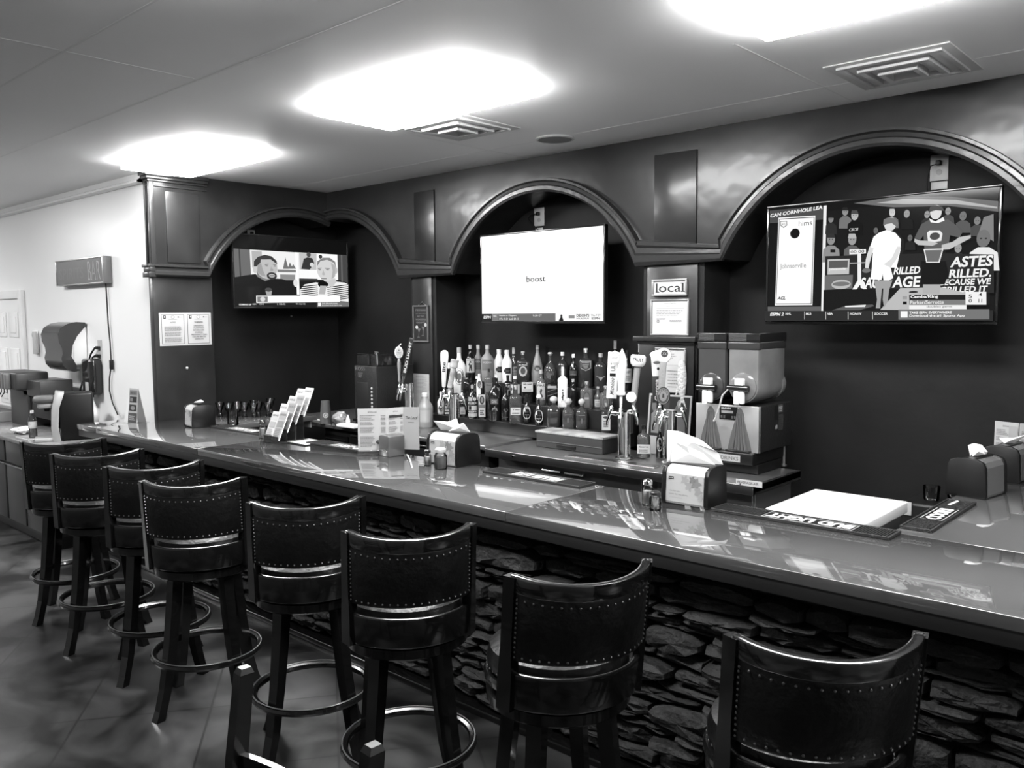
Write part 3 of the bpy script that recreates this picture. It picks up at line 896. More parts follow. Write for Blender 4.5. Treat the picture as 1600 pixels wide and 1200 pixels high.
tv('television of two seated talking men, on the dark side wall', (WX, p0.y, tvz), PI / 2, W1, .685, .36, paint_talk_box)

def paint_sport(f):
    q = quad((95, 200), (1478, 62), (1447, 895), (75, 895))
    P = lambda pts, t: f.poly([q(*p) for p in pts], t)
    def E_(x, y, rx, ry, t, **k): u, v = q(x, y); f.ell(u, v, rx / 1380, ry / 760, t, **k)
    def T(s, x, y, hh, t, ww, **k): u, v = q(x, y); f.text(s, u, v, hh / 760, t, ww=ww / 1380, **k)
    f.rect(0, 0, 1, 1, .06)
    # left: the cornhole board
    P([(98, 212), (465, 178), (465, 262), (98, 290)], .30)
    T('CAN CORNHOLE LEA', 100, 256, 24, .97, 358, bold=.03, shear=.2, rot=.075)
    P([(160, 255), (412, 238), (388, 795), (130, 798)], .95); P([(165, 262), (406, 246), (382, 788), (136, 790)], .2); P([(169, 267), (402, 251), (378, 784), (140, 786)], 1.0)
    E_(274, 350, 33, 33, .03)
    P([(172, 275), (220, 272), (222, 300), (197, 318), (172, 303)], .55); P([(177, 280), (215, 278), (216, 298), (197, 311), (178, 300)], .95); f.text('ACL', *q(182, 300), .014, .4, ww=.02)
    T('hims', 300, 305, 34, .25, 90, bold=.0)
    T('Johnsonville', 168, 578, 42, .62, 180)
    T('ACL', 148, 762, 22, .1, 56, bold=.04, shear=.3)
    P([(80, 805), (445, 803), (445, 835), (80, 835)], .38)
    P([(468, 178), (488, 175), (466, 832), (447, 833)], .93)
    # right: the crowd, players, banner
    P([(488, 210), (1470, 100), (1460, 470), (484, 480)], .10)
    P([(660, 160), (900, 120), (1200, 118), (1470, 150), (1470, 215), (1200, 175), (900, 185)], .42); P([(800, 158), (960, 132), (1250, 140), (1465, 185), (1465, 195), (1250, 165), (960, 165)], .7)
    def fan(x, y, s, shirt, face=.55, cap=None):
        P([(x - 38 * s, y + 95 * s), (x - 34 * s, y + 42 * s), (x - 14 * s, y + 26 * s), (x + 14 * s, y + 26 * s), (x + 34 * s, y + 42 * s), (x + 38 * s, y + 95 * s)], shirt)
        E_(x, y, 17 * s, 24 * s, face)
        if cap is not None: P([(x - 18 * s, y - 6 * s), (x - 14 * s, y - 24 * s), (x + 12 * s, y - 24 * s), (x + 18 * s, y - 6 * s)], cap)
        E_(x - 6 * s, y, 3 * s, 2 * s, face * .4); E_(x + 6 * s, y, 3 * s, 2 * s, face * .4)
    fan(516, 258, 1.0, .18, .5, .12); fan(608, 212, 1.1, .45, .55, .15); fan(668, 235, 1.3, .05, .7, .3)
    fan(895, 218, 1.0, .4, .8, .75); fan(980, 225, 1.0, .12, .6); fan(1095, 230, .9, .2, .6); fan(1210, 210, .9, .3, .6); fan(1290, 240, 1.1, .35, .45); fan(1365, 270, 1.0, .3, .5)
    T('CBCB', 632, 335, 18, .85, 56, shear=.3)
    fan(520, 385, 1.5, .55, .55, .2); fan(655, 385, 1.5, .38, .6, .7); P([(516, 448), (548, 448), (548, 466), (516, 466)], .1)
    fan(1000, 375, .8, .15, .4); fan(800, 330, .8, .12, .4); fan(1265, 440, 1.1, .2, .6)
    P([(1375, 340), (1400, 250), (1450, 230), (1450, 400)], .5); fan(1398, 380, 2.1, .9, .45)
    # banner with lettering
    P([(484, 490), (1130, 470), (1450, 480), (1450, 720), (478, 700)], .16)
    P([(500, 510), (640, 505), (635, 600), (498, 605)], .75); P([(508, 520), (630, 515), (627, 560), (506, 565)], .35); T('Johnsonville', 510, 582, 18, .95, 105)
    P([(480, 610), (660, 605), (655, 690), (478, 700)], .42); E_(585, 665, 62, 30, .72); E_(585, 662, 55, 14, .45)
    T('RILLED', 905, 603, 44, .95, 150, shear=.15, bold=.03); T('SAU', 705, 690, 68, .95, 110, shear=.12, bold=.03); T('AGE', 895, 686, 68, .95, 158, shear=.12, bold=.03)
    T('ASTES', 1222, 560, 62, .93, 220, shear=.12, bold=.03); T('RILLED.', 1215, 626, 50, .93, 222, shear=.12, bold=.03)
    T('BECAUSE WE', 1165, 672, 36, .93, 268, shear=.12, bold=.03); T('GRILLED IT', 1165, 718, 36, .93, 250, shear=.12, bold=.03)
    # score stand
    P([(640, 448), (742, 445), (742, 472), (712, 474), (712, 640), (690, 640), (690, 476), (640, 478)], .93); T('00 00', 648, 472, 18, .2, 84)
    P([(690, 640), (716, 640), (776, 745), (764, 752), (704, 668), (634, 762), (620, 756)], .95); P([(642, 530), (740, 526), (740, 532), (642, 536)], .7)
    # floor and the far board
    P([(474, 700), (940, 690), (830, 830), (470, 830)], .08); P([(525, 828), (610, 800), (780, 790), (790, 800), (700, 826)], .35); P([(610, 800), (740, 792), (735, 806), (612, 808)], .93)
    P([(945, 688), (1180, 684), (1310, 720), (1310, 826), (826, 824)], .72); E_(1020, 712, 26, 6, .15); P([(1075, 665), (1172, 662), (1165, 724), (1072, 722)], .68)
    # nearer player in white
    P([(790, 640), (900, 640), (880, 700), (872, 770), (850, 810), (842, 760), (846, 690), (838, 690), (830, 770), (826, 815), (800, 815), (808, 760), (800, 690)], .62)
    P([(770, 632), (778, 560), (890, 560), (905, 625), (880, 640), (848, 640), (842, 600), (836, 636)], .98)
    P([(765, 440), (790, 370), (820, 345), (870, 325), (920, 345), (952, 385), (948, 450), (925, 560), (778, 562), (785, 470)], 1.0)
    P([(765, 430), (790, 440), (765, 530), (758, 565), (738, 562), (742, 510)], .85); P([(930, 430), (952, 430), (930, 500), (890, 560), (850, 540), (895, 505)], .85)
    E_(745, 578, 25, 15, .45); E_(890, 290, 36, 42, .85); P([(848, 300), (852, 262), (880, 248), (920, 255), (938, 285), (930, 310), (900, 285), (870, 290)], .45)
    # player in the dark polo
    P([(1065, 520), (1200, 520), (1215, 600), (1195, 665), (1060, 665), (1068, 600)], .04)
    P([(1050, 330), (1070, 290), (1115, 262), (1160, 275), (1215, 262), (1260, 300), (1290, 345), (1275, 375), (1225, 360), (1215, 440), (1085, 445), (1080, 360), (1060, 390), (1030, 375)], .36)
    P([(1112, 255), (1145, 275), (1190, 248), (1196, 270), (1160, 285), (1120, 280)], .95)
    P([(1030, 380), (1060, 392), (1130, 395), (1160, 410), (1130, 425), (1050, 420), (1028, 400)], .75); P([(1275, 372), (1335, 360), (1335, 378), (1220, 448), (1180, 450), (1180, 420), (1240, 400)], .75)
    P([(1100, 345), (1115, 330), (1170, 330), (1185, 350), (1178, 395), (1140, 402), (1105, 395)], .9); E_(1143, 366, 28, 22, .3)
    P([(1080, 445), (1190, 442), (1168, 530), (1095, 530)], .9); P([(1088, 452), (1182, 450), (1162, 524), (1100, 524)], .42)
    E_(1150, 218, 32, 42, .85); P([(1112, 218), (1118, 185), (1150, 175), (1185, 185), (1196, 210), (1150, 205)], .3)
    # score panel and ticker
    P([(998, 730), (1310, 730), (1310, 762), (998, 762)], .12); T('Camba/King', 1005, 757, 24, .95, 155, bold=.03)
    P([(998, 762), (1310, 762), (1310, 794), (998, 794)], .48); T('Parker/Serrotte', 1003, 789, 22, .9, 188, bold=.02)
    P([(960, 738), (986, 738), (986, 758), (960, 758)], .6); P([(962, 772), (984, 772), (984, 790), (962, 790)], .04)
    P([(998, 794), (1310, 794), (1310, 820), (998, 820)], .93); T('doubles game', 1095, 814, 16, .5, 140)
    P([(1306, 712), (1414, 712), (1414, 792), (1306, 792)], .93)
    for (s_, x, y) in (('5', 1322, 750), ('4', 1374, 740), ('0', 1322, 778), ('11', 1374, 778)): T(s_, x, y, 20, .15, 18)
    P([(75, 832), (1447, 828), (1447, 895), (75, 895)], .17)
    T('ESPN 2', 112, 862, 22, .97, 96, bold=.04, shear=.25)
    for s_, x, w_ in (('NHL', 222, 38), ('MLB', 360, 36), ('NBA', 500, 36), ('NCAAW', 645, 72), ('SOCCER', 795, 80)): T(s_, x, 856, 15, .9, w_, bold=.03)
    for x in (350, 490, 633, 783): P([(x, 835), (x + 3, 835), (x + 3, 885), (x, 885)], .85)
    P([(937, 822), (1430, 820), (1430, 884), (937, 886)], .45); P([(950, 832), (990, 832), (990, 872), (950, 872)], .95)
    T('TAKE ESPN EVERYWHERE', 1000, 850, 16, .95, 235, bold=.03); T('Download the #1 Sports App', 1000, 872, 18, .95, 305, bold=.02)
tv('television with a cornhole match and players, in the right arch', (-2.432, WY, 1.885), 0, 1.308, .735, .375, paint_sport)

# ------------------------------------------------------------------ sockets
m_plate = mat('socket_plate', .42, .35)
def socket(label, loc, rz, w_=.075, h_=.12, cord=None):
    t = thing('wall_socket', label, 'socket', loc, rz)
    k = MB(); k.box((-w_ / 2, -.006, -h_ / 2), (w_ / 2, -.0005, h_ / 2), m_plate, .002); k.build('plate', t)
    for z in (-.026, .026):
        k = MB(); k.lathe([(.017, 0), (.017, .002), (.012, .003)], mat('socket_face', .3, .4), n=14, M=Matrix.Translation((0, -.006, z)) @ Matrix.Rotation(PI / 2, 4, 'X')); k.build('outlet', t)
    if cord:
        k = MB(); k.box((-.014, -.035, .012), (.014, -.009, .04), m_black, .004); k.build('plug', t)
        k = MB(); k.tube(cord, .004, m_black, n=6); k.build('cord', t)
    return t
P0 = at(843, 339, 'y', BY); socket('socket with a black plug and looping cord in the middle arch', (P0.x, BY, P0.z), 0, .11, .15, [(0, -.03, .025), (-.06, -.035, .02), (-.10, -.03, -.01), (-.05, -.03, -.06), (.02, -.03, -.12), (.06, -.03, -.2)])
P0 = at(1468, 262, 'y', BY); socket('socket with a black plug above the sports television', (P0.x, BY, P0.z), 0, .10, .15, [(0, -.03, .02), (-.04, -.035, .01), (-.055, -.03, -.06), (-.05, -.03, -.2)])
P0 = at(392, 369, 'x', BX); socket('small socket above the television on the side wall', (BX, P0.y, P0.z), PI / 2, .08, .12, [(0, -.03, .02), (.03, -.03, -.02), (.03, -.03, -.2)])
def plate(label, loc, rz, w_, h_, m_=None):
    k = MB(); k.box((-w_ / 2, -.006, -h_ / 2), (w_ / 2, -.0005, h_ / 2), m_ or m_plate, .002); o = k.build('wall_plate'); o.location = loc; o.rotation_euler = (0, 0, rz); return tag(o, label, 'wall plate')
P0 = at(843, 357, 'y', BY); plate('small blank wall plate just below the socket in the middle arch', (P0.x, BY, P0.z - .02), 0, .08, .05)
P0 = at(1468, 290, 'y', BY); plate('small blank wall plate just below the socket in the right arch', (P0.x, BY, P0.z), 0, .09, .045)
P0 = at(535, 386, 'y', BY); plate('small white wall plate at the upper right of the side wall television', (P0.x, BY, P0.z), 0, .06, .08)

# ------------------------------------------------------------------ signs and papers
m_frame_dark = mat('dark_picture_frame', .05, .35); m_frame_grey = mat('silver_picture_frame', .35, .3, metal=.6)
def framed(name, label, cat, loc, rz, W, H, fr, m_fr, paint, dep=.018):
    t = thing(name, label, cat, loc, rz)
    k = MB()
    for a, c in (((0, -dep, 0), (W, -.001, fr)), ((0, -dep, H - fr), (W, -.001, H)), ((0, -dep, fr), (fr, -.001, H - fr)), ((W - fr, -dep, fr), (W, -.001, H - fr))): k.box(a, c, m_fr, .002)
    k.build('frame', t)
    f = Flat(W - 2 * fr, H - 2 * fr); f.rect(0, 0, 1, 1, .88); paint(f); f.build('print', t, (fr, -dep * .35, fr))
    return t
def p_local(f):
    f.rect(0, 0, 1, 1, .93); f.text('local', .06, .14, .70, .12, ww=.88, bold=.012)
    for x in (.055, .86): f.rect(x, .13, x + .12, .20, .12)
    f.rect(.06, .78, .115, .84, .12); f.rect(.84, .78, .90, .84, .12)
PW = WY - .001
a, b_ = at(1020, 463, 'y', PW), at(1075, 435, 'y', PW)
framed('wall_sign', 'small framed white sign reading local on the pilaster', 'sign', (a.x, PW, a.z), 0, b_.x - a.x, b_.z - a.z, .014, m_frame_grey, p_local)
def p_cert(f):
    f.rect(0, 0, 1, 1, .92); f.text('Certificate of Registration', .5, .90, .03, .35, ww=.36, align='c'); f.text('SALES AND USE TAX', .5, .83, .02, .5, ww=.2, align='c')
    f.rect(.12, .765, .9, .785, .72); f.lines(.12, .55, .9, .74, 4, .6, .35, seed=3); f.lines(.12, .42, .4, .5, 2, .65, .4, seed=4); f.ell(.17, .38, .04, .05, .5); f.ell(.17, .38, .025, .03, .8); f.lines(.5, .36, .92, .44, 2, .6, .4, seed=6)
a, b_ = at(1018, 521, 'y', PW), at(1078, 467, 'y', PW)
framed('framed_certificate', 'framed certificate with faint print below the local sign', 'certificate', (a.x, PW, 1.806), 0, b_.x - a.x, b_.z - 1.806, .010, m_frame_grey, p_cert)
def p_permit(f):
    f.rect(0, 0, 1, 1, .86); f.lines(.05, .78, .7, .93, 3, .6, .3, seed=9); f.rect(.08, .80, .35, .805, .5); f.rect(.3, .62, .85, .625, .55); f.rect(.84, .62, .845, .85, .55); f.lines(.4, .1, .95, .55, 6, .62, .25, seed=12); f.rect(.05, .48, .95, .487, .5)
a, b_ = at(1025, 612, 'y', WY - .021), at(1073, 544, 'y', WY - .021)
framed('framed_permit', 'framed permit with a lined form behind the beer tap handles', 'certificate', (a.x, WY - .021, a.z), 0, b_.x - a.x, b_.z - a.z, .010, m_frame_grey, p_permit)
# notices on the end column
def p_notice(f):
    f.rect(0, 0, 1, 1, .80)
    for x0, x1 in ((.04, .47), (.53, .96)):
        f.rect(x0, .05, x1, .95, .35); f.rect(x0 + .008, .06, x1 - .008, .94, .80)
        f.rect(x0 + .04, .82, x0 + .085, .92, .1); f.rect(x0 + .055, .85, x0 + .07, .90, .9); xm = (x0 + x1) / 2
        f.ell(xm, .87, .035, .05, .6); f.ell(xm, .87, .024, .034, .9); f.rect(x1 - .12, .85, x1 - .10, .89, .3); f.rect(x1 - .10, .86, x1 - .04, .875, .6); f.rect(xm - .08, .79, xm + .08, .80, .6)
    f.text('NOTICE', .255, .69, .04, .35, ww=.10, align='c')
    f.lines(.09, .46, .42, .60, 5, .5, .5, .1, seed=2); f.lines(.09, .30, .42, .42, 4, .5, .5, .1, seed=5); f.lines(.09, .12, .42, .26, 5, .5, .5, .1, seed=8)
    f.text('WARNING', .745, .69, .045, .3, ww=.17, align='c', bold=.02)
    for i, s_ in enumerate(('DRINKING', 'ALCOHOLIC', 'BEVERAGES', 'DURING', 'PREGNANCY CAN', 'CAUSE BIRTH', 'DEFECTS')):
        f.text(s_, .745, .58 - i * .068, .04, .4, ww=.024 * len(s_), align='c', bold=.02)
def sheet(name, label, cat, loc, rz, W, H, paint, thick=.0015, m_=None):
    t = thing(name, label, cat, loc, rz)
    k = MB(); k.box((0, -thick, 0), (W, -.0003, H), m_ or mat('paper_white', .80, .5)); k.build('sheet', t)
    f = Flat(W, H); paint(f); f.build('print', t, (0, -thick, 0)); return t
PX = WX + .0
a, b_ = at(250, 541, 'x', PX), at(329, 488.5, 'x', PX)
sheet('notice_sheet', 'white laminated double notice with a pregnancy warning on the dark end column', 'notice', (PX, a.y, a.z), PI / 2, b_.y - a.y, b_.z - a.z, p_notice)
# chalk sign with two wine glasses on the left pilaster
def p_chalk(f):
    f.rect(0, 0, 1, 1, .14)
    for i, (s_, h_, w_) in enumerate((("I'VE YOUNG", .052, .78), ("JUST HAVE A GLASS", .032, .76), ('NO TWO', .05, .52), ('WONDERFUL', .055, .80), ('GROUP TO', .052, .70))):
        f.text(s_, .5, .875 - i * .092, h_, .50, ww=w_, align='c', bold=.02)
    for cx, cy, s_, r_ in ((.36, .30, 1, .25), (.68, .35, 1, -.12)):
        f.poly([(cx - .13, cy + .07), (cx + .11, cy + .05), (cx + .03, cy - .03), (cx - .05, cy - .03)], .45)
        f.poly([(cx - .02, cy - .03), (cx + .02, cy - .03), (cx - .01 - .06 * r_, cy - .19), (cx - .05 - .06 * r_, cy - .19)], .45)
        f.ell(cx - .04, cy - .20, .11, .012, .45)
    f.ell(.20, .395, .10, .055, .85); f.ell(.86, .465, .09, .055, .85)
PL = WY - .001
a, b_ = at(647.5, 534, 'y', PL), at(670, 477, 'y', PL)
t = framed('hanging_sign', 'narrow dark sign with chalk lettering and two wine glasses on the left pilaster', 'sign', (a.x, PL, a.z), 0, b_.x - a.x, b_.z - a.z, .012, mat('worn_sign_frame', .10, .5), p_chalk)
k = MB(); W_ = b_.x - a.x; H_ = b_.z - a.z; k.tube([(W_ * .35, -.008, H_), (W_ * .6, -.008, H_ + .03), (W_ * .85, -.008, H_)], .002, m_steel, n=6); k.lathe([(.006, 0), (.006, .008), (.003, .012)], m_steel, n=10, M=Matrix.Translation((W_ * .6, -.0005, H_ + .03)) @ Matrix.Rotation(PI / 2, 4, 'X')); k.build('hanger', t)
# tall menu sheet on the pilaster below it
def p_list(f):
    f.rect(0, 0, 1, 1, .84); f.text('COCKTAIL SPECIALS', .5, .90, .02, .3, ww=.55, align='c'); f.lines(.12, .4, .9, .86, 12, .68, .3, .4, seed=21); f.ell(.62, .3, .1, .05, .7)
a, b_ = at(645, 636, 'y', PL), at(670.5, 585, 'y', PL)
sheet('drink_list', 'white drink list sheet behind the jug on the left pilaster', 'notice', (a.x, PL, a.z), 0, b_.x - a.x, b_.z - a.z, p_list)
# hooks and marks on the walls
def stud(label, p, rz, r=.012):
    k = MB(); k.lathe([(r, 0), (r, .006), (r * .5, .012)], m_plate, n=12, M=Matrix.Rotation(PI / 2, 4, 'X')); o = k.build('wall_hook'); o.location = p; o.rotation_euler = (0, 0, rz); tag(o, label, 'hook')
P0 = at(292, 575, 'x', WX); stud('small round metal hook low on the dark end column', (WX, P0.y, P0.z), PI / 2)
P0 = at(455, 494, 'x', BX); stud('tiny pale knob under the television on the side wall', (BX, P0.y, P0.z), PI / 2, .010)
P0 = at(1290, 575, 'y', BY)

# ------------------------------------------------------------------ white wall: door, sign, dispensers
m_door = mat('white_door_paint', .80, .25)
k = MB()
DX0, DX1, DZ = -11.15, -10.26, 2.17
k.box((DX0, 3.285, 0), (DX1, 3.2985, DZ), m_door)
for x0, x1 in ((DX0 + .10, DX0 + .40), (DX1 - .40, DX1 - .10)):
    for z0, z1 in ((.25, .85), (.98, 1.62), (1.74, 2.02)):
        k.box((x0, 3.276, z0), (x1, 3.286, z1), m_door, .006); k.box((x0 + .05, 3.270, z0 + .05), (x1 - .05, 3.277, z1 - .05), m_door, .006)
o = struct('door_1', k)
k = MB()
k.box((DX1, 3.255, 0), (DX1 + .09, 3.299, DZ + .09), m_white_trim, .006); k.box((DX0 - .09, 3.255, 0), (DX0, 3.299, DZ + .09), m_white_trim, .006); k.box((DX0, 3.255, DZ), (DX1, 3.299, DZ + .09), m_white_trim, .006)
struct('trim_12', k)
# bar sign
a, b_ = at(89, 447, 'y', 3.22), at(160, 401, 'y', 3.22)
W_, H_ = b_.x - a.x, at(160, 401, 'y', 3.22).z - at(160, 444, 'y', 3.22).z
t = thing('lighted_sign', 'dark rectangular box sign reading BAR on the white wall', 'sign', (a.x, 3.22, at(125, 445, 'y', 3.22).z))
k = MB(); k.box((0, 0, 0), (W_, .078, H_), mat('sign_case', .10, .4), .004); k.build('case', t)
f = Flat(W_ - .03, H_ - .03); f.rect(0, 0, 1, 1, .42); f.text('SPIRITS', .06, .2, .5, .46, ww=.55); f.text('BAR', .70, .10, .80, .72, ww=.26, bold=-.01); f.text('BAR', .715, .14, .72, .55, ww=.23, bold=-.02); f.build('face', t, (.015, -.001, .015))
k = MB()
for a_, c_ in (((0, -.006, 0), (W_, 0, .012)), ((0, -.006, H_ - .012), (W_, 0, H_)), ((0, -.006, .012), (.012, 0, H_ - .012)), ((W_ - .012, -.006, .012), (W_, 0, H_ - .012))): k.box(a_, c_, m_steel, .002)
k.build('frame', t)
pts = [at(*p, 'y', 3.28) - Vector((a.x, 3.22, at(125, 445, 'y', 3.22).z)) for p in ((165, 440), (167, 470), (169, 505), (172, 535), (174, 570), (171, 592), (171, 610), (176, 630), (184, 648))]
k = MB(); k.tube(pts, .006, m_black, n=6); c_ = pts[4]; k.box((c_.x - .02, c_.y - .012, c_.z - .045), (c_.x + .02, c_.y + .012, c_.z + .045), m_black, .004); k.build('power_cord', t)
# thermostat
P0 = at(60, 534, 'y', 3.3)
t = thing('door_chime', 'small white control box on the white wall beside the door', 'thermostat', (P0.x, 3.3, P0.z))
k = MB(); k.box((-.09, -.03, -.12), (.02, -.001, .12), m_white, .006); k.build('body', t); k = MB(); k.box((-.03, -.05, -.13), (.06, -.031, .11), mat('grey_plastic', .45, .4), .006); k.box((-.08, -.034, .05), (-.05, -.03, .09), m_black); k.build('cover', t)
# paper towel dispenser: curvy smoked cover, white body, seen from its right side
O = at(128, 548, 'y', 3.05)
t = thing('towel_dispenser', 'curvy dark paper towel dispenser with a white back on the white wall', 'towel dispenser', (-8.73, 3.30, 1.45))
# section in (out, up): out from the wall
k = MB(); k.box((-.20, -.14, .05), (.20, -.001, .42), m_white, .02); k.lathe([(.10, -.19), (.10, .19)], m_white, n=24, M=Matrix.Translation((0, -.13, .18)) @ Matrix.Rotation(PI / 2, 4, 'Y')); k.build('housing', t)
prof = [(.02, .46), (.10, .465), (.18, .45), (.245, .41), (.27, .35), (.265, .28), (.24, .22), (.235, .17), (.25, .12), (.24, .06), (.20, .01), (.14, -.01), (.09, .0), (.085, .012), (.13, .015), (.19, .04), (.22, .08), (.225, .13), (.21, .18), (.22, .25), (.245, .30), (.245, .35), (.22, .40), (.17, .43), (.10, .445), (.02, .44)]
vs = []; fs = []; n_ = len(prof)
for x in (-.215, .215):
    for y, z in prof: vs.append((x, -y, z))
for i in range(n_): fs.append((i, (i + 1) % n_, n_ + (i + 1) % n_, n_ + i))
k = MB(); k.add(vs, fs + [tuple(range(n_)), tuple(range(2 * n_ - 1, n_ - 1, -1))], mat('smoked_plastic', .035, .15), True)
side = [(.02, .46), (.10, .465), (.18, .45), (.245, .41), (.27, .35), (.265, .28), (.24, .22), (.235, .17), (.25, .12), (.24, .06), (.20, .01), (.12, -.01), (.115, .05), (.16, .14), (.145, .24), (.10, .33), (.03, .41)]
for x in (-.218, .212):
    n_ = len(side); vs = [(x, -y, z) for y, z in side] + [(x + .006, -y, z) for y, z in side]
    k.add(vs, [tuple(range(n_)), tuple(range(2 * n_ - 1, n_ - 1, -1))] + [(i, (i + 1) % n_, n_ + (i + 1) % n_, n_ + i) for i in range(n_)], mat('smoked_plastic'), False)
k.build('cover', t)
# soap dispenser
P0 = at(150, 588, 'y', 3.28)
t = thing('soap_dispenser', 'small glossy black soap dispenser under the towel dispenser', 'soap dispenser', (P0.x, 3.3, P0.z))
k = MB(); k.box((-.12, -.11, -.17), (.12, -.001, .17), m_bezel, .03); k.build('body', t)
k = MB(); k.box((-.09, -.13, -.20), (.03, -.05, -.14), m_bezel, .015); k.build('push_bar', t)
k = MB(); k.box((-.02, -.114, -.15), (.05, -.110, -.05), mat('grey_label', .35, .4), .001); k.build('window', t)
# sockets with two plugs
P0 = at(157, 551, 'y', 3.3)
t = socket('white double socket with two black cords beside the towel dispenser', (P0.x, 3.3, P0.z), 0, .09, .24)
for i, z in enumerate((.045, -.03)):
    k = MB(); k.box((-.05, -.03, z - .015), (.02, -.007, z + .015), m_black, .004); k.build('plug', t)
    base = Vector((P0.x, 3.3, P0.z))
    pts = [Vector((-.05, -.03, z))] + [at(*p, 'y', 3.26) - base for p in (((142, 553), (139, 563), (136, 580), (128, 600), (124, 616)) if i == 0 else ((145, 558), (140, 570), (136, 590), (132, 605), (128, 618)))]
    k = MB(); k.tube(pts, .009, m_black, n=6); k.build('cord', t)
# small shelf bag / crumpled bag beside the soap dispenser, power strip, tent card
rnd = random.Random(11)
def crumple(cx, cy, cz, rx, ry, rz_, material, amp=.25, n=14):
    bm = bmesh.new(); bmesh.ops.create_icosphere(bm, subdivisions=3, radius=1)
    for v in bm.verts:
        s_ = 1 + amp * (math.sin(v.co.x * 5 + v.co.y * 3) * .4 + math.sin(v.co.z * 7 + 1) * .3 + rnd.uniform(-.5, .5))
        v.co = Vector((cx + v.co.x * rx * s_, cy + v.co.y * ry * s_, cz + max(v.co.z, -.95) * rz_ * s_))
    k = MB(); k.bm(bm, material, True); return k
m_bag = mat('translucent_bag', .45, .3)
k = crumple(0, 0, .15, .14, .07, .145, m_bag, .12)
o = k.build('plastic_bag'); o.location = (-8.1, 3.12, .905); tag(o, 'crumpled pale plastic bag on the side counter below the soap dispenser', 'bag')
t = thing('power_strip', 'small white power strip at the end of the sign cord', 'power strip', tuple(at(182, 654, 'z', 1.0)))
k = MB(); P0 = at(180, 655, 'y', 3.2)
t.location = (-7.60, 3.2, .901); k.box((-.10, -.03, 0), (.10, .03, .04), m_white, .008); k.build('body', t)
k = MB(); k.lathe([(.02, .04), (.022, .07), (.008, .10)], m_black, n=12, c=(.05, 0, 0)); k.build('plug', t)
a, b_ = at(201, 657, 'y', 3.1), at(222, 608, 'y', 3.1)
t = thing('table_tent', 'white photo tent card standing at the wall end of the bar top', 'tent card', (a.x + .08, 3.06, TOP), math.radians(8))
H_ = b_.z - TOP; W_ = .125
k = MB(); k.add([(0, 0, 0), (W_, 0, 0), (W_, .03, H_), (0, .03, H_), (0, .09, 0), (W_, .09, 0)], [(0, 1, 2, 3), (3, 2, 5, 4)], mat('paper_white'), False); k.add([(0, .0, 0), (0, .03, H_), (0, .09, 0), (-.11, .03, 0)], [(0, 1, 3)], mat('paper_white')); k.build('card', t, recalc=False)
f = Flat(W_, H_); f.rect(0, 0, 1, 1, .82); f.rect(.06, .80, .94, .95, .55); f.text('SPECIALS', .12, .84, .05, .2, ww=.7); f.rect(.1, .60, .9, .77, .2); f.rect(.15, .63, .45, .73, .6); f.rect(.1, .36, .9, .54, .2); f.ell(.5, .44, .25, .06, .65); f.rect(.02, .02, .98, .3, .35); f.lines(.1, .1, .9, .25, 3, .8, .4, seed=5)
o = f.build('print', t, (0, 0, 0)); o.rotation_euler = (-math.atan2(.03, H_), 0, 0); o.location = (0, -.002, 0)
# ------------------------------------------------------------------ bottles on the steps
G_DARK = mat('dark_bottle_glass', 0.010, 0.07, spec=.7)
G_BROWN = mat('amber_bottle_glass', 0.030, 0.06, spec=.7)
G_CLEAR = thin_glass('clear_bottle_glass', .55, .04, .30, .14)
G_PALE = thin_glass('pale_bottle_glass', .45, .05, .22, .40)
G_FROST = mat('frosted_bottle_glass', 0.22, 0.45)
G_WHITE = mat('white_bottle_glaze', 0.82, 0.20)
GL = {'dark': G_DARK, 'brown': G_BROWN, 'clear': G_CLEAR, 'pale': G_PALE, 'frost': G_FROST, 'white': G_WHITE}
CAPS = {'black': mat('black_cap', .012, .3), 'white': mat('white_cap', .75, .3), 'grey': mat('grey_cap', .36, .3), 'metal': mat('metal_cap', .48, .3, metal=.2), 'cork': mat('pale_stopper', .42, .5)}
PROF = {   # radius and height as shares
    'tall': [(.93, 0), (1, .02), (1, .58), (.97, .62), (.80, .68), (.45, .75), (.32, .79), (.29, .86), (.29, .955)],
    'slim': [(.9, 0), (1, .02), (1, .52), (.92, .58), (.6, .67), (.40, .74), (.34, .82), (.34, .95)],
    'square': [(.95, 0), (1, .015), (1, .66), (.93, .70), (.55, .745), (.30, .77), (.27, .80), (.27, .95)],
    'cone': [(.92, 0), (1, .02), (1, .30), (.90, .42), (.62, .60), (.40, .72), (.28, .80), (.26, .97)],
    'round': [(.6, 0), (.85, .03), (1, .18), (1, .38), (.9, .52), (.6, .62), (.32, .68), (.26, .74), (.26, .90)],
    'flat': [(.9, 0), (1, .03), (1, .60), (.95, .66), (.70, .72), (.34, .76), (.30, .80), (.30, .93)],
    'squat': [(.95, 0), (1, .02), (1, .50), (.93, .58), (.60, .66), (.34, .70), (.30, .74), (.33, .78)],
    'milk': [(.93, 0), (1, .02), (1, .60), (.92, .66), (.60, .77), (.42, .85), (.40, .90), (.40, .99)],
}
ROWN = [0, 0, 0]; PLACED = []
def face_eye(x, y): return math.atan2(EYE.y - y, EYE.x - x) + PI / 2
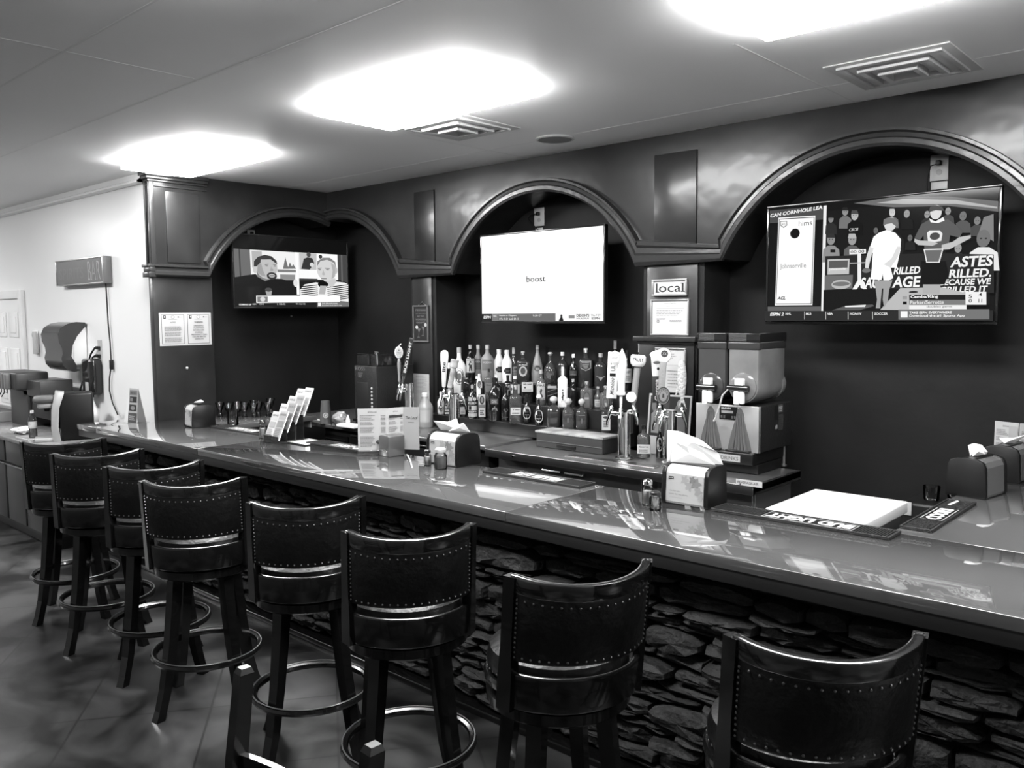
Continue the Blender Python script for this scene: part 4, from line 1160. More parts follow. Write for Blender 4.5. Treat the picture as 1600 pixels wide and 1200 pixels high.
def bottle(px, ytop, step, wpx, style, glass, cap, label, lab, Yoff=0.0, base=None, sq=0, group=None, turn=0.0):
    """lab: painter taking a Flat plus its place (z0, z1 as shares of the height, width share), or None"""
    if step is not None:
        ROWN[step] += 1; Z = STEP[step][1]; Y = STEP[step][2 + ROWN[step] % 2]
    if base: Y, Z = base
    top = at(px, ytop, 'y', Y); H = top.z - Z
    foot = at(px, 640, 'y', Y); x = (top.x + foot.x) / 2
    dep = (R.transposed() @ (Vector((x, Y, Z + H / 2)) - EYE)).z * -1
    r = wpx / 2 * dep / F_PX * .90
    rz = face_eye(x, Y) + turn
    rowk = None if Z < 1.0 else min(range(3), key=lambda i_: abs(STEP[i_][1] - Z))
    t = thing('bottle', label, 'bottle', (x, Y, Z), rz, group or 'liquor bottles on the step shelf')
    if rowk is not None: PLACED.append([t, r * (1.12 if sq else 1.02), rowk])
    pr = PROF[style]; k = MB()
    k.lathe([(p[0] * r, p[1] * H) for p in pr], GL[glass], n=28, sq=sq, sy=.8 if style == 'flat' else 1)
    k.build('glass_body', t)
    rn = pr[-1][0] * r * 1.12; zn = pr[-1][1] * H
    k = MB()
    if cap == 'ball': k.lathe([(rn * .7, zn - .002), (rn * .9, zn + H * .03), (rn * 1.5, zn + H * .07), (rn * 1.6, zn + H * .12), (rn * 1.35, zn + H * .18), (rn * .5, zn + H * .22)], CAPS['cork'], n=18)
    elif cap == 'flatball': k.lathe([(rn * .8, zn), (rn * 1.0, zn + H * .02), (rn * 1.9, zn + H * .05), (rn * 1.9, zn + H * .11), (rn * 1.2, zn + H * .15), (.002, zn + H * .155)], CAPS['white'], n=18)
    elif cap == 'stopper': k.lathe([(rn * .8, zn), (rn * .9, zn + H * .02), (rn * 1.4, zn + H * .05), (rn * 1.1, zn + H * .09), (rn * .3, zn + H * .10)], CAPS['grey'], n=16)
    else:
        z0 = H * (.82 if cap in ('foil',) else .89); m_ = CAPS['metal' if cap == 'foil' else cap]
        z0 = max(z0, .8 * H)
        k.lathe([(rn, z0), (rn, H * .995), (rn * .85, H)], m_, n=18)
    k.build('cap', t)
    if lab:
        z0, z1, ww, fn = lab
        flat = sq > 0 or style == 'flat'
        rr = r * (1.012 if not flat else (.8 if style == 'flat' else 1) * 1.012)
        if flat: W = 2 * r * ww * .95; bend = None
        else:
            ang = PI * .62 * ww; W = r * 2 * ang / 1.0 * .5 * 2 * .5
            W = r * ang * 1.0
            bend = lambda a, b, c, rr=rr, W=W: ((rr + c) * math.sin((a - W / 2) / rr), -(rr + c) * math.cos((a - W / 2) / rr), b)
        f = Flat(W, (z1 - z0) * H, bend=bend, step=.0004); fn(f)
        f.build('label', t, (0 if not flat else -W / 2, 0 if not flat else -rr, z0 * H))
    return t
def L_white(txt=None, sub=3, t=.88, ink=.2):
    def fn(f):
        f.rect(0, 0, 1, 1, t)
        if txt: f.text(txt, .5, .66, .18, ink, ww=.75, align='c', bold=.03)
        f.lines(.15, .15, .85, .55, sub, .5, .5, .1, seed=len(txt or 'x'))
    return fn
def L_figure(t=.85):
    def fn(f):
        f.rect(0, 0, 1, 1, t); f.text('CAPTAIN', .5, .84, .09, .3, ww=.8, align='c', bold=.03)
        f.poly([(.35, .1), (.45, .1), (.5, .35), (.58, .1), (.68, .1), (.64, .5), (.72, .62), (.6, .72), (.4, .7), (.28, .55), (.38, .5)], .15); f.ell(.5, .76, .09, .07, .2)
    return fn
def L_square(t=.1):
    def fn(f): f.rect(.3, 0, 1, 1, t); f.ell(.22, .5, .16, .3, .3); f.lines(.4, .3, .9, .7, 2, .5)
    return fn
def L_medal(t=.62):
    def fn(f): f.ell(.5, .5, .48, .48, t); f.ell(.5, .5, .36, .36, .38); f.ell(.5, .5, .2, .2, t)
    return fn
def L_oval(txt):
    def fn(f): f.ell(.5, .5, .5, .5, .3); f.ell(.5, .5, .46, .46, .92); f.text(txt, .5, .5, .10, .3, ww=.7, align='c', bold=.02); f.rect(.35, .16, .65, .22, .15); f.lines(.25, .3, .75, .42, 1, .6)
    return fn
def L_shield():
    def fn(f): f.poly([(0, 1), (1, 1), (1, .25), (.5, 0), (0, .25)], .85); f.poly([(.05, .95), (.95, .95), (.95, .28), (.5, .05), (.05, .28)], .22); f.text('WHISKEY', .5, .78, .12, .85, ww=.8, align='c', bold=.03); f.lines(.15, .45, .85, .72, 2, .7); f.ell(.5, .35, .22, .15, .5)
    return fn
def L_horns():
    def fn(f): f.poly([(0, 1), (.4, .85), (.6, .85), (1, 1), (.7, .72), (.62, .4), (.5, .2), (.38, .4), (.3, .72)], .62)
    return fn
def L_multi(txt):
    def fn(f):
        f.rect(0, .80, .5, 1, .8); f.ell(.75, .9, .2, .09, .9); f.text(txt, .5, .62, .14, .9, ww=.95, align='c', bold=.03); f.rect(0, .32, 1, .56, .85); f.rect(.1, .34, .4, .54, .1); f.text('RESERVE', .5, .21, .08, .9, ww=.9, align='c', bold=.03); f.rect(0, 0, 1, .17, .8)
    return fn
def L_portrait():
    def fn(f): f.rect(0, 0, 1, 1, .5); f.rect(.03, .55, .97, .98, .88); f.ell(.5, .75, .34, .19, .15); f.ell(.5, .76, .2, .13, .6); f.rect(.05, .02, .95, .40, .9); f.lines(.2, .1, .8, .34, 3, .3, .7)
    return fn
def L_tree(t=.6):
    def fn(f): f.rect(.05, .68, .95, 1, .35); f.text('OAK', .5, .75, .18, .75, ww=.6, align='c', bold=.03); f.poly([(.2, .3), (.3, .5), (.42, .45), (.5, .6), (.6, .45), (.75, .48), (.85, .3)], t); f.rect(.35, .14, .65, .2, .3)
    return fn
def L_cross():
    def fn(f): f.ell(.5, .72, .4, .2, .55); f.ell(.5, .72, .2, .1, .1); f.rect(.44, .1, .56, .55, .6); f.rect(.2, .9, .42, 1, .7); f.rect(.55, .9, .8, 1, .7)
    return fn
def L_big(txt):
    def fn(f): f.rect(0, 0, 1, 1, .92); f.text(txt, .5, .70, .17, .15, ww=.82, align='c', bold=.04); f.ell(.28, .45, .08, .1, .15); f.lines(.1, .1, .9, .3, 2, .5, .4)
    return fn
def L_diag():
    def fn(f):
        for y in (.25, .55): f.poly([(0, y), (1, y + .22), (1, y + .27), (0, y + .05)], .45)
        f.rect(0, .80, .9, .98, .75)
    return fn
def L_beast():
    def fn(f): f.rect(0, 0, 1, 1, .82); f.text('FIRE', .5, .82, .12, .25, ww=.8, align='c', bold=.03); f.poly([(.3, .1), (.45, .3), (.35, .5), (.5, .72), (.65, .6), (.55, .4), (.75, .2), (.6, .12), (.5, .25)], .3); f.rect(.1, .03, .9, .07, .4)
    return fn
def L_walker():
    def fn(f): f.poly([(.3, .45), (.42, .5), (.45, .62), (.4, .72), (.5, .8), (.6, .72), (.58, .6), (.75, .5), (.6, .5), (.56, .35), (.7, .15), (.5, .3), (.3, .1), (.42, .36)], .2); f.ell(.5, .86, .09, .05, .2)
    return fn
def L_arch():
    def fn(f): f.ell(.5, .55, .45, .42, .25); f.ell(.5, .55, .38, .36, .45); f.rect(.2, .5, .8, .62, .7); f.rect(.12, 0, .88, .5, .45)
    return fn
B = bottle
# back row, left to right
B(723, 543, 2, 24, 'tall', 'white', 'grey', 'white bottle with a narrow grey cap, leftmost of the back row', (.25, .60, .8, L_medal(.5)), base=(5.12, 1.24))
B(735, 539, 2, 17, 'tall', 'dark', 'metal', 'dark bottle with a standing figure on its white label, second in the back row', (.22, .62, 1, L_figure()))
B(747.5, 539, 2, 17, 'slim', 'frost', 'metal', 'grey frosted bottle with a silver neck, third in the back row', (.30, .60, 1, L_white('VODKA', 2, .45, .85)))
B(761, 539, 2, 22, 'tall', 'frost', 'metal', 'wide grey frosted bottle with a silver neck, just left of two white bottles', (.30, .60, 1, L_white('VODKA', 2, .5, .85)), Yoff=.02)
B(779, 546, 2, 18, 'milk', 'white', 'white', 'white milk-shaped bottle with a black square on its label, left of a matching pair', (.28, .46, .8, L_square()))
B(792, 547, 2, 18, 'milk', 'white', 'white', 'white milk-shaped bottle with a black square on its label, right of a matching pair', (.28, .46, .8, L_square()), Yoff=.01)
B(803, 543, 2, 14, 'slim', 'clear', 'foil', 'clear slim bottle with a foil neck, just right of the two white bottles', (.15, .45, 1, L_white('RUM', 2, .7)))
B(816, 549, 2, 22, 'square', 'brown', 'grey', 'dark square bottle with a round portrait label reading Beam', (.22, .62, .8, lambda f: (f.ell(.5, .42, .42, .40, .82), f.ell(.5, .45, .26, .27, .3), f.text('Jim Beam', .5, .84, .13, .9, ww=.9, align='c', bold=.03))), sq=6)
B(840, 539, 2, 21, 'cone', 'frost', 'metal', 'tall frosted cone-shaped bottle with a round medallion, tallest of the middle back row', (.30, .48, .85, L_medal()))
B(859, 550, 2, 22, 'round', 'clear', 'stopper', 'round clear decanter bottle with a pointed stopper in the back row', (.2, .45, .7, L_medal(.4)))
B(879, 550, 2, 20, 'tall', 'brown', 'white', 'dark bottle with a pale cap behind the bottle with the striding figure', (.30, .5, .6, L_white(None, 2, .35)))
B(896, 553, 2, 15, 'slim', 'dark', 'white', 'dark slim bottle with a pale cap, left of the shield-label bottle', (.35, .5, 1, L_white(None, 1, .3)))
B(916, 544, 2, 25, 'square', 'brown', 'white', 'large dark square bottle with a shield label and white cap', (.42, .68, .75, L_shield()), sq=5)
B(938, 552, 2, 22, 'flat', 'brown', 'grey', 'dark flat bottle with pale longhorn skull emblem', (.20, .36, .8, L_horns()))
B(961, 532, 2, 17, 'tall', 'dark', 'foil', 'tall dark bottle with a bright foil neck behind the white tap handle', None)
B(980, 547, 2, 17, 'tall', 'dark', 'black', 'dark bottle with a white label between two beer tap handles', (.2, .55, 1, L_white('BRANDY', 3, .85)))
B(1000, 537, 2, 22, 'tall', 'dark', 'foil', 'dark bottle with a script label, rightmost of the back row', (.18, .50, 1, lambda f: (f.rect(0, 0, 1, 1, .84), f.rect(0, .86, 1, 1, .08), f.text('NAPA', .5, .88, .09, .85, ww=.5, align='c', bold=.03), f.text('Chateau', .5, .5, .15, .3, ww=.7, align='c', shear=.4, rot=.3))))
# middle row
B(702, 567, 1, 15, 'slim', 'dark', 'white', 'dark bottle with a pale neck label, leftmost of the middle row', (.22, .50, .8, L_white(None, 2, .6)), base=(5.0, 1.10))
B(725, 583, 1, 18, 'tall', 'dark', 'black', 'short all-black bottle behind the wooden tap handle', None)
B(740, 588, 1, 15, 'tall', 'dark', 'white', 'dark bottle with a white band on its neck in the middle row', (.3, .6, 1, L_white('GIN', 2, .3)))
B(749, 584, 1, 10, 'milk', 'white', 'white', 'narrow cream-coloured bottle with a faint round emblem', (.40, .75, .8, L_medal(.5)), Yoff=-.02)
B(764, 576, 1, 16, 'square', 'pale', 'black', 'pale bottle with a tall black cap in front of the frosted pair', (.25, .55, .8, L_white('Bay', 2, .5)), sq=5)
B(776, 586, 1, 20, 'round', 'dark', 'white', 'dark round-shouldered bottle under the left white bottle', (.3, .55, .6, L_medal(.7)))
B(791, 586, 1, 17, 'square', 'dark', 'black', 'black square bottle with a stag-like crest and a cross', (.15, .62, .7, L_cross()), sq=5)
B(806, 588, 1, 19, 'tall', 'clear', 'white', 'clear bottle with two upright label strips in the middle row', (.35, .7, 1, lambda f: (f.rect(0, 0, 1, 1, .2), f.rect(0, 0, .28, 1, .85), f.rect(.72, 0, 1, 1, .85), f.ell(.14, .5, .1, .15, .3))))
B(822, 585, 1, 21, 'square', 'dark', 'black', 'black square bottle with a large white label in the middle row', (.40, .74, .95, L_big('WILLIAMS')), sq=7)
B(846, 578, 1, 18, 'tall', 'pale', 'grey', 'amber bottle with a flaming beast on its pale label', (.15, .62, .9, L_beast()))
B(861, 586, 1, 19, 'square', 'dark', 'black', 'black square bottle with diagonal stripes', (.18, .66, .95, L_diag()), sq=7)
B(879, 573, 1, 17, 'square', 'white', 'white', 'white bottle with a dark striding figure', (.06, .48, .8, L_walker()), sq=5, Yoff=-.03)
B(895, 592, 1, 16, 'tall', 'dark', 'grey', 'dark bottle with glints on its shoulder behind the ball-stoppered bottles', None)
B(917, 596, 1, 22, 'square', 'pale', 'grey', 'square pale bottle with an arched label below the shield-label bottle', (.05, .66, .6, L_arch()), sq=5)
B(931, 604, 1, 14, 'slim', 'pale', 'grey', 'slim clear bottle with a white script label, behind the right ball-stoppered bottle', (.10, .42, 1, L_white('Jose', 2, .9)), Yoff=-.08)
B(945, 603, 1, 19, 'square', 'pale', 'grey', 'square pale bottle with a round emblem left of the tall white tap handle', (.1, .62, .7, L_medal(.5)), sq=5)
# front row
B(689, 612, 0, 12, 'slim', 'white', 'white', 'small white bottle with a dark mark, leftmost of the front row', (.1, .40, .9, L_medal(.3)), Yoff=-.02)
B(701, 622, 0, 15, 'flat', 'dark', 'black', 'short dark bottle with stacked white label bands', (.10, .60, .95, lambda f: (f.rect(0, .65, 1, .95, .75), f.rect(0, .35, 1, .55, .85), f.rect(0, .05, 1, .25, .9), f.text('RYE', .5, .70, .18, .1, ww=.5, align='c', bold=.03))))
B(723, 620, 0, 13, 'square', 'dark', 'black', 'short dark bottle with a small white label right of the tap column', (.12, .50, .75, L_white(None, 2, .85)), sq=6)
B(739, 601, 0, 16, 'tall', 'dark', 'grey', 'black bottle with several white label blocks in the front row', (.06, .64, 1.1, L_multi('BOURBON')))
B(752, 606, 0, 15, 'square', 'dark', 'black', 'black bottle with a portrait on its tall label', (.05, .80, .85, L_portrait()), sq=6, Yoff=-.01)
B(772, 590, 0, 23, 'tall', 'dark', 'black', 'large black bottle with a small pale tree emblem', (.12, .52, .7, L_tree()))
B(790, 604, 0, 17, 'tall', 'dark', 'black', 'black bottle with faint low lettering beside the clear square bottle', (.05, .40, .8, lambda f: (f.ell(.5, .8, .3, .15, .35), f.lines(.2, .05, .8, .3, 2, .55))))
B(806, 602, 0, 22, 'square', 'clear', 'grey', 'clear square bottle with a white label, front row', (.22, .42, .85, L_white('Tito', 1, .88)), sq=6)
B(822, 616, 0, 15, 'round', 'dark', 'black', 'small dark round bottle with a white oval label, left of the two alike', (.14, .62, 1.1, L_oval('ROYAL')))
B(842, 619, 0, 16, 'round', 'dark', 'flatball', 'small dark round bottle with a white oval label and white knob', (.10, .56, 1.1, L_oval('ROYAL')), Yoff=-.02)
B(866, 619, 0, 24, 'squat', 'brown', 'ball', 'squat dark square bottle with a ball stopper, left of three', (.1, .48, .6, lambda f: (f.rect(0, .94, 1, 1, .4), f.rect(0, 0, .04, .94, .3))), sq=5, Yoff=-.01)
B(888, 622, 0, 21, 'squat', 'clear', 'ball', 'squat clear square bottle with a ball stopper, middle of three', (.1, .48, .6, lambda f: (f.rect(0, .94, 1, 1, .5), f.rect(.3, .3, .6, .7, .4))), sq=5, Yoff=-.015)
B(909, 623, 0, 20, 'squat', 'clear', 'ball', 'squat clear square bottle with a ball stopper, right of three', (.1, .48, .6, lambda f: (f.rect(0, .94, 1, 1, .5), f.poly([(.5, .2), (.7, .5), (.5, .8), (.3, .5)], .45))), sq=5, Yoff=-.015)
B(947, 630, 0, 16, 'square', 'brown', 'grey', 'short bottle with a large white label right of the drawer box', (.10, .62, .95, lambda f: (f.rect(0, 0, 1, 1, .9), f.ell(.5, .84, .38, .08, .25), f.lines(.2, .2, .8, .65, 4, .4, .65))), sq=6, Yoff=-.04)
# bottles beside the right tap column
B(1006, 664, None, 23, 'flat', 'pale', 'black', 'stout bottle with a white label between the two beer tap columns', (.14, .42, 1, L_white('Cuervo', 2, .9)), base=(4.80, .986), group='bottles by the taps')
B(1031, 662, None, 12, 'slim', 'dark', 'black', 'slim dark bottle with a pale arched label beside the right beer tap column', (.18, .62, .9, L_oval('1800')), base=(4.86, .986), group='bottles by the taps')

# stand the bottles clear of one another and of the next step's riser
for it in range(200):
    for i in range(len(PLACED)):
        for j in range(i + 1, len(PLACED)):
            a_, ra, ka = PLACED[i]; c_, rc, kc = PLACED[j]
            if ka != kc: continue
            d = Vector((c_.location.x - a_.location.x, c_.location.y - a_.location.y)); g = ra + rc + .001 - d.length
            if g > 0:
                d = d.normalized() * g * .5
                a_.location.x -= d.x; a_.location.y -= d.y; c_.location.x += d.x; c_.location.y += d.y
    for t_, r_, k_ in PLACED:
        lo = STEP[k_][0] + .04 + r_ * .6; hi = (STEP[k_ + 1][0] if k_ < 2 else BY - .005) - r_ - .002
        t_.location.y = min(max(t_.location.y, min(lo, hi)), hi)
# ------------------------------------------------------------------ beer towers
def Mz(p, rz=0, ry=0, rx=0): return Matrix.Translation(p) @ Matrix.Rotation(rz, 4, 'Z') @ Matrix.Rotation(ry, 4, 'Y') @ Matrix.Rotation(rx, 4, 'X')
def tower(label, px, pybase, z, ytop, Y=None):
    P = at(px, pybase, 'z', z) if Y is None else Vector((at(px, pybase, 'y', Y).x, Y, z))
    t = thing('beer_tower', label, 'beer tap tower', (P.x, P.y, z), 0, None)
    H = at(px, ytop, 'y', P.y).z - z
    k = MB(); k.lathe([(.06, 0), (.06, .006), (.046, .012), (.042, .03), (.042, H - .02), (.040, H - .006), (.03, H), (.002, H + .002)], m_chrome, n=32); k.build('column', t)
    return t, P, H
def faucet(t, ax, z, out=.10):
    """shank and spout leaving the column at angle ax (0 = +x); gives back the handle seat"""
    k = MB(); c_, s_ = math.cos(ax), math.sin(ax)
    p = lambda r, zz: (r * c_, r * s_, zz)
    k.tube([p(.035, z), p(.05, z), p(.052, z), p(.075, z), p(.077, z), p(out, z)], [.011, .011, .018, .018, .012, .012], m_chrome, n=14)
    k.tube([p(out - .01, z + .03), p(out, z + .01), p(out + .012, z - .03), p(out + .022, z - .055), p(out + .024, z - .085)], [.012, .015, .012, .010, .008], m_chrome, n=12)
    k.lathe([(.010, 0), (.015, .01), (.009, .02), (.006, .035), (.010, .045)], m_chrome, n=12, c=p(out - .008, z + .028))
    o = k.build('faucet', t)
    return Vector(p(out - .008, z + .07))
def handle(t, seat, tilt, label=None):
    """an Empty-less handle: returns a matrix with z up along the handle, -y toward the eye"""
    W = t.matrix_basis if False else None
    P = Vector(t.location) + seat
    rz = face_eye(P.x, P.y)
    return Mz(seat, rz) @ Matrix.Rotation(tilt, 4, 'Y')
m_hw = mat('handle_white_gloss', .82, .2); m_hg = mat('handle_grey', .25, .3); m_hwood = mat('handle_pale_wood', .36, .5, bump=(20, .5), vary=(12, .6, 1.3)); m_hd = mat('handle_dark', .03, .3)
def put(k, f, t, M, name='tap_handle', label=None):
    """build body k and its print f in handle space"""
    o = k.build(name, t); o.matrix_local = M
    if label: o['label'] = label
    if f is not None:
        d = f.build('handle_print', o)
        d.location = f.at
    return o
def flat_at(w_, h_, loc, **kw):
    f = Flat(w_, h_, **kw); f.at = loc; return f

TZ = 1.0
# left tower
t, P, H = tower('chrome beer tap tower beside the clear jug, with an oval and a slanted handle', 640, 668, 1.0, 598, Y=4.70)
s0 = faucet(t, PI + .25, H - .07, .105)
k = MB(); k.lathe([(.006, -.02), (.008, .0), (.012, .02), (.009, .04), (.013, .10), (.016, .16), (.012, .19), (.008, .20)], m_hg, n=14)
k.lathe([(.004, .0), (.033, .001), (.036, .006), (.033, .011), (.004, .012)], m_hw, n=28, sy=1.45, M=Mz((0, .006, .255), rx=PI / 2))
k.tube([(-.02, 0, .325), (0, 0, .305), (.02, 0, .325)], .003, m_chrome, n=6); k.lathe([(.004, .30), (.004, .32)], m_chrome, n=8)
f = flat_at(.05, .08, (-.025, -.0075, .215)); f.ell(.5, .5, .5, .5, .55); f.ell(.5, .5, .46, .46, .92); f.text('STELLA', .5, .46, .10, .3, ww=.7, align='c', bold=.02); f.text('ARTOIS', .5, .30, .09, .4, ww=.6, align='c'); f.ell(.5, .72, .12, .09, .5)
put(k, f, t, handle(t, s0, .0), label='oval white beer tap handle')
s0 = faucet(t, -PI / 2 + .1, H - .06, .085)
k = MB(); k.box((-.018, -.012, .05), (.018, .012, .38), m_hd, .005); k.lathe([(.006, -.03), (.010, .0), (.014, .05)], m_chrome, n=12)
f = flat_at(.30, .034, (0, -.0125, .07)); f.rect(0, 0, 1, 1, .1); f.text('BUD LIGHT', .04, .18, .62, .95, ww=.88, bold=.04)
o = put(k, None, t, handle(t, s0, .22), label='slanted handle lettered Bud Light')
d = f.build('handle_print', o, (.017, -.0125, .07)); d.rotation_euler = (0, -PI / 2, 0)

# second tower, before the bottles
t, P, H = tower('chrome beer tap tower before the left bottles, with a white paddle handle', 710, 672, 1.0, 614, Y=4.74)
s0 = faucet(t, PI + .15, H - .03, .11)
k = MB(); k.lathe([(.006, -.03), (.008, .0), (.016, .01), (.020, .10), (.030, .20), (.034, .26), (.030, .29), (.014, .303), (.002, .305)], m_hw, n=28, sy=.55)
f = flat_at(.10, .035, (0, -.0165, .11)); f.text('lite', .1, .1, .8, .08, ww=.8, bold=.02)
o = put(k, None, t, handle(t, s0, .03), label='white paddle-shaped handle lettered lite')
d = f.build('handle_print', o, (.014, -.0155, .12)); d.rotation_euler = (.10, -PI / 2, 0)
s0 = faucet(t, -PI / 2 + .3, H - .03, .08)
k = MB(); k.lathe([(.006, -.03), (.010, .0), (.022, .01), (.020, .08), (.022, .17), (.032, .175), (.033, .235), (.028, .24), (.002, .242)], m_hwood, n=20)
put(k, None, t, handle(t, s0, .20), label='knotty pale wooden handle')
s0 = faucet(t, .4, H - .05, .08)
k = MB(); k.lathe([(.006, -.03), (.009, .0), (.012, .05), (.014, .10), (.010, .115)], m_hd, n=14); put(k, None, t, handle(t, s0, .1), label='short black handle')

# third tower
t, P, H = tower('chrome beer tap tower in front of the right bottles, with a tall white rectangular handle', 975, 716, .985, 642)
s0 = faucet(t, PI + .2, H - .02, .10)
k = MB(); k.box((-.037, -.010, .03), (.037, .010, .345), m_hw, .004); k.lathe([(.006, -.04), (.009, 0), (.012, .03)], m_hd, n=12); k.box((.030, -.0102, .03), (.037, .0102, .34), m_hd, .002)
f = Flat(.28, .05); f.text('Michelob', .02, .25, .55, .35, ww=.40, shear=.3); f.rect(.46, .1, .54, .9, .1); f.text('ULTRA', .60, .2, .62, .2, ww=.38)
o = put(k, None, t, handle(t, s0, .04), label='tall white rectangular handle lettered Ultra')
d = f.build('handle_print', o, (.024, -.0105, .05)); d.rotation_euler = (0, -PI / 2, 0)
s0 = faucet(t, -PI / 2 + .3, H - .02, .08)
k = MB(); k.lathe([(.008, -.03), (.010, .06), (.028, .065), (.030, .08), (.024, .09), (.024, .14), (.031, .20), (.034, .26), (.031, .30), (.020, .335), (.008, .36), (.002, .372)], m_hw, n=24)
k.lathe([(.004, .0), (.040, .001), (.043, .008), (.040, .014), (.004, .015)], m_hw, n=28, M=Mz((-.045, -.02, .31), rx=PI / 2))
f = flat_at(.07, .07, (-.08, -.0365, .275)); f.ell(.5, .5, .5, .5, .8); f.ell(.5, .5, .44, .44, .93); f.text('LIGHT', .5, .46, .12, .5, ww=.6, align='c')
put(k, f, t, handle(t, s0, .02), label='white bat-shaped handle with a round badge')
s0 = faucet(t, -.1, H - .0, .09)
k = MB(); k.lathe([(.008, -.04), (.016, .0), (.022, .02), (.022, .20), (.020, .23)], m_hg, n=20)
k.lathe([(.035, .235), (.047, .25), (.052, .27), (.050, .30), (.042, .31), (.002, .312)], m_hw, n=28)
k.lathe([(.004, .0), (.032, .001), (.034, .008), (.004, .009)], m_hw, n=24, M=Mz((-.02, -.02, .03), rx=PI / 2))
rr_ = .0525
f = Flat(.09, .032, bend=lambda a, b, c: ((rr_ + c) * math.sin((a - .045) / rr_), -(rr_ + c) * math.cos((a - .045) / rr_), b)); f.at = (0, 0, .265)
f.text('TRULY', .08, .15, .7, .2, ww=.84, bold=.03)
put(k, f, t, handle(t, s0, .10), label='grey handle topped with a bottle cap')

# fourth tower
t, P, H = tower('chrome beer tap tower at the right, with sail, disc, oval and fish handles', 1047, 722, .985, 640)
s0 = faucet(t, PI + .1, H - .06, .10)
k = MB(); k.box((-.034, -.010, .03), (.030, .010, .205), m_hd, .004); k.lathe([(.006, -.04), (.010, 0), (.012, .03)], m_chrome, n=12)
k.prism([(-.032, .205), (.022, .205), (.040, .33), (.046, .345), (-.045, .345), (-.040, .33)], .016, m_hw, M=Mz((0, -.008, 0)), bev=.003)
k.prism([(-.05, .345), (.055, .345), (.045, .36), (.0, .378), (-.04, .362)], .02, m_hw, M=Mz((0, -.010, 0)), bev=.003)
f = Flat(.16, .045); f.text('Corona', .06, .25, .62, .95, ww=.88, bold=.03)
o = put(k, None, t, handle(t, s0, -.02), label='black and white handle lettered Corona')
d = f.build('handle_print', o, (.020, -.0105, .035)); d.rotation_euler = (0, -PI / 2, 0)
f2 = Flat(.06, .10); f2.ell(.45, .8, .4, .1, .5); f2.ell(.6, .4, .14, .1, .12); f2.build('handle_print', o, (-.03, -.0085, .215))
s0 = faucet(t, PI + .9, H + .0, .075)
k = MB(); k.box((-.022, -.010, -.01), (.022, .010, .245), m_hg, .004); k.lathe([(.006, -.06), (.010, -.03), (.012, -.01)], m_chrome, n=12)
k.lathe([(.004, .0), (.046, .001), (.049, .010), (.046, .018), (.004, .019)], m_hw, n=32, M=Mz((0, .009, .285), rx=PI / 2))
f = flat_at(.086, .086, (-.043, -.0105, .242)); f.ell(.5, .5, .5, .5, .93); f.ell(.55, .64, .26, .26, .25); f.text('XX', .55, .55, .2, .8, ww=.3, align='c')
o = put(k, f, t, handle(t, s0, .06), label='handle with a round white badge')
f = Flat(.036, .17)
for i, ch in enumerate('XCER'): f.text(ch, .5, .76 - i * .235, .17, .72, ww=.55, align='c')
f.build('handle_print', o, (-.018, -.0105, .055))
s0 = faucet(t, -PI / 2 - .1, H - .05, .09)
k = MB(); k.lathe([(.006, -.04), (.010, 0), (.012, .02)], m_chrome, n=12)
k.lathe([(.004, .0), (.040, .001), (.044, .008), (.040, .016), (.004, .017)], m_hd, n=32, sy=1.35, M=Mz((0, .008, .075), rx=PI / 2))
f = flat_at(.078, .105, (-.039, -.0095, .0225)); f.ell(.5, .5, .5, .5, .55); f.ell(.5, .5, .45, .45, .3); f.ell(.5, .5, .30, .32, .6); f.poly([(.4, .4), (.6, .4), (.56, .65), (.44, .65)], .2)
for i in range(12):
    a = PI * (.1 + .8 * i / 11); f.text('BEERALEHOUSE'[i], .5 + .38 * math.cos(PI - a), .46 + .38 * math.sin(a), .08, .85, ww=.06, align='c')
put(k, f, t, handle(t, s0, .04), label='oval badge handle')
s0 = faucet(t, .1, H - .03, .09)
k = MB(); k.lathe([(.006, -.04), (.010, .01)], m_chrome, n=12)
k.lathe([(.004, .0), (.010, .03), (.022, .08), (.030, .15), (.030, .20), (.024, .25), (.014, .28), (.004, .29)], mat('fish_scales', .42, .3, bump=(60, .6)), n=24, sy=.5)
k.prism([(-.028, -.03), (0, .02), (.028, -.035), (.012, .03), (-.012, .03)], .008, mat('fish_scales'), M=Mz((0, -.004, 0)))
k.prism([(-.024, .08), (-.045, .05), (-.03, .14)], .006, mat('fish_scales'), M=Mz((0, -.003, 0)))
put(k, None, t, handle(t, s0, -.02), label='fish-shaped handle')

# ------------------------------------------------------------------ twin frozen drink machine
x0, x1 = at(1088, 640, 'y', 4.71).x, at(1187, 640, 'y', 4.71).x; y0, y1 = 4.71, 5.16
W = x1 - x0; D = y1 - y0
t = thing('frozen_drink_machine', 'twin tank frozen drink machine with steel front and white tap levers', 'drink machine', (x0, y0, .981))
m_side = mat('speckled_black_panel', .014, .35, bump=(60, .2))
k = MB(); k.box((.02, .02, .0), (W - .015, D - .10, .06), m_black, .004); k.box((.0, -.04, .06), (W - .02, D - .06, .135), m_black, .01); k.build('base', t)
for x, y in ((.04, D - .04), (W - .03, D - .04)):
    k = MB(); k.lathe([(.02, 0), (.02, .01), (.012, .015), (.012, .14)], m_steel_dark, n=12, c=(x, y, 0)); k.build('leg', t)
f = Flat(.28, .042); f.rect(0, 0, 1, 1, .75); f.text('FROZEN DRINKS', .04, .2, .55, .45, ww=.92, bold=.03); f.build('name_strip', t, (.045, -.0405, .075))
k = MB(); k.box((.003, .008, .135), (W, D, .415), m_side, .006); k.box((W - .006, .01, .135), (W + .003, .02, .415), m_steel, .001); k.build('housing', t)
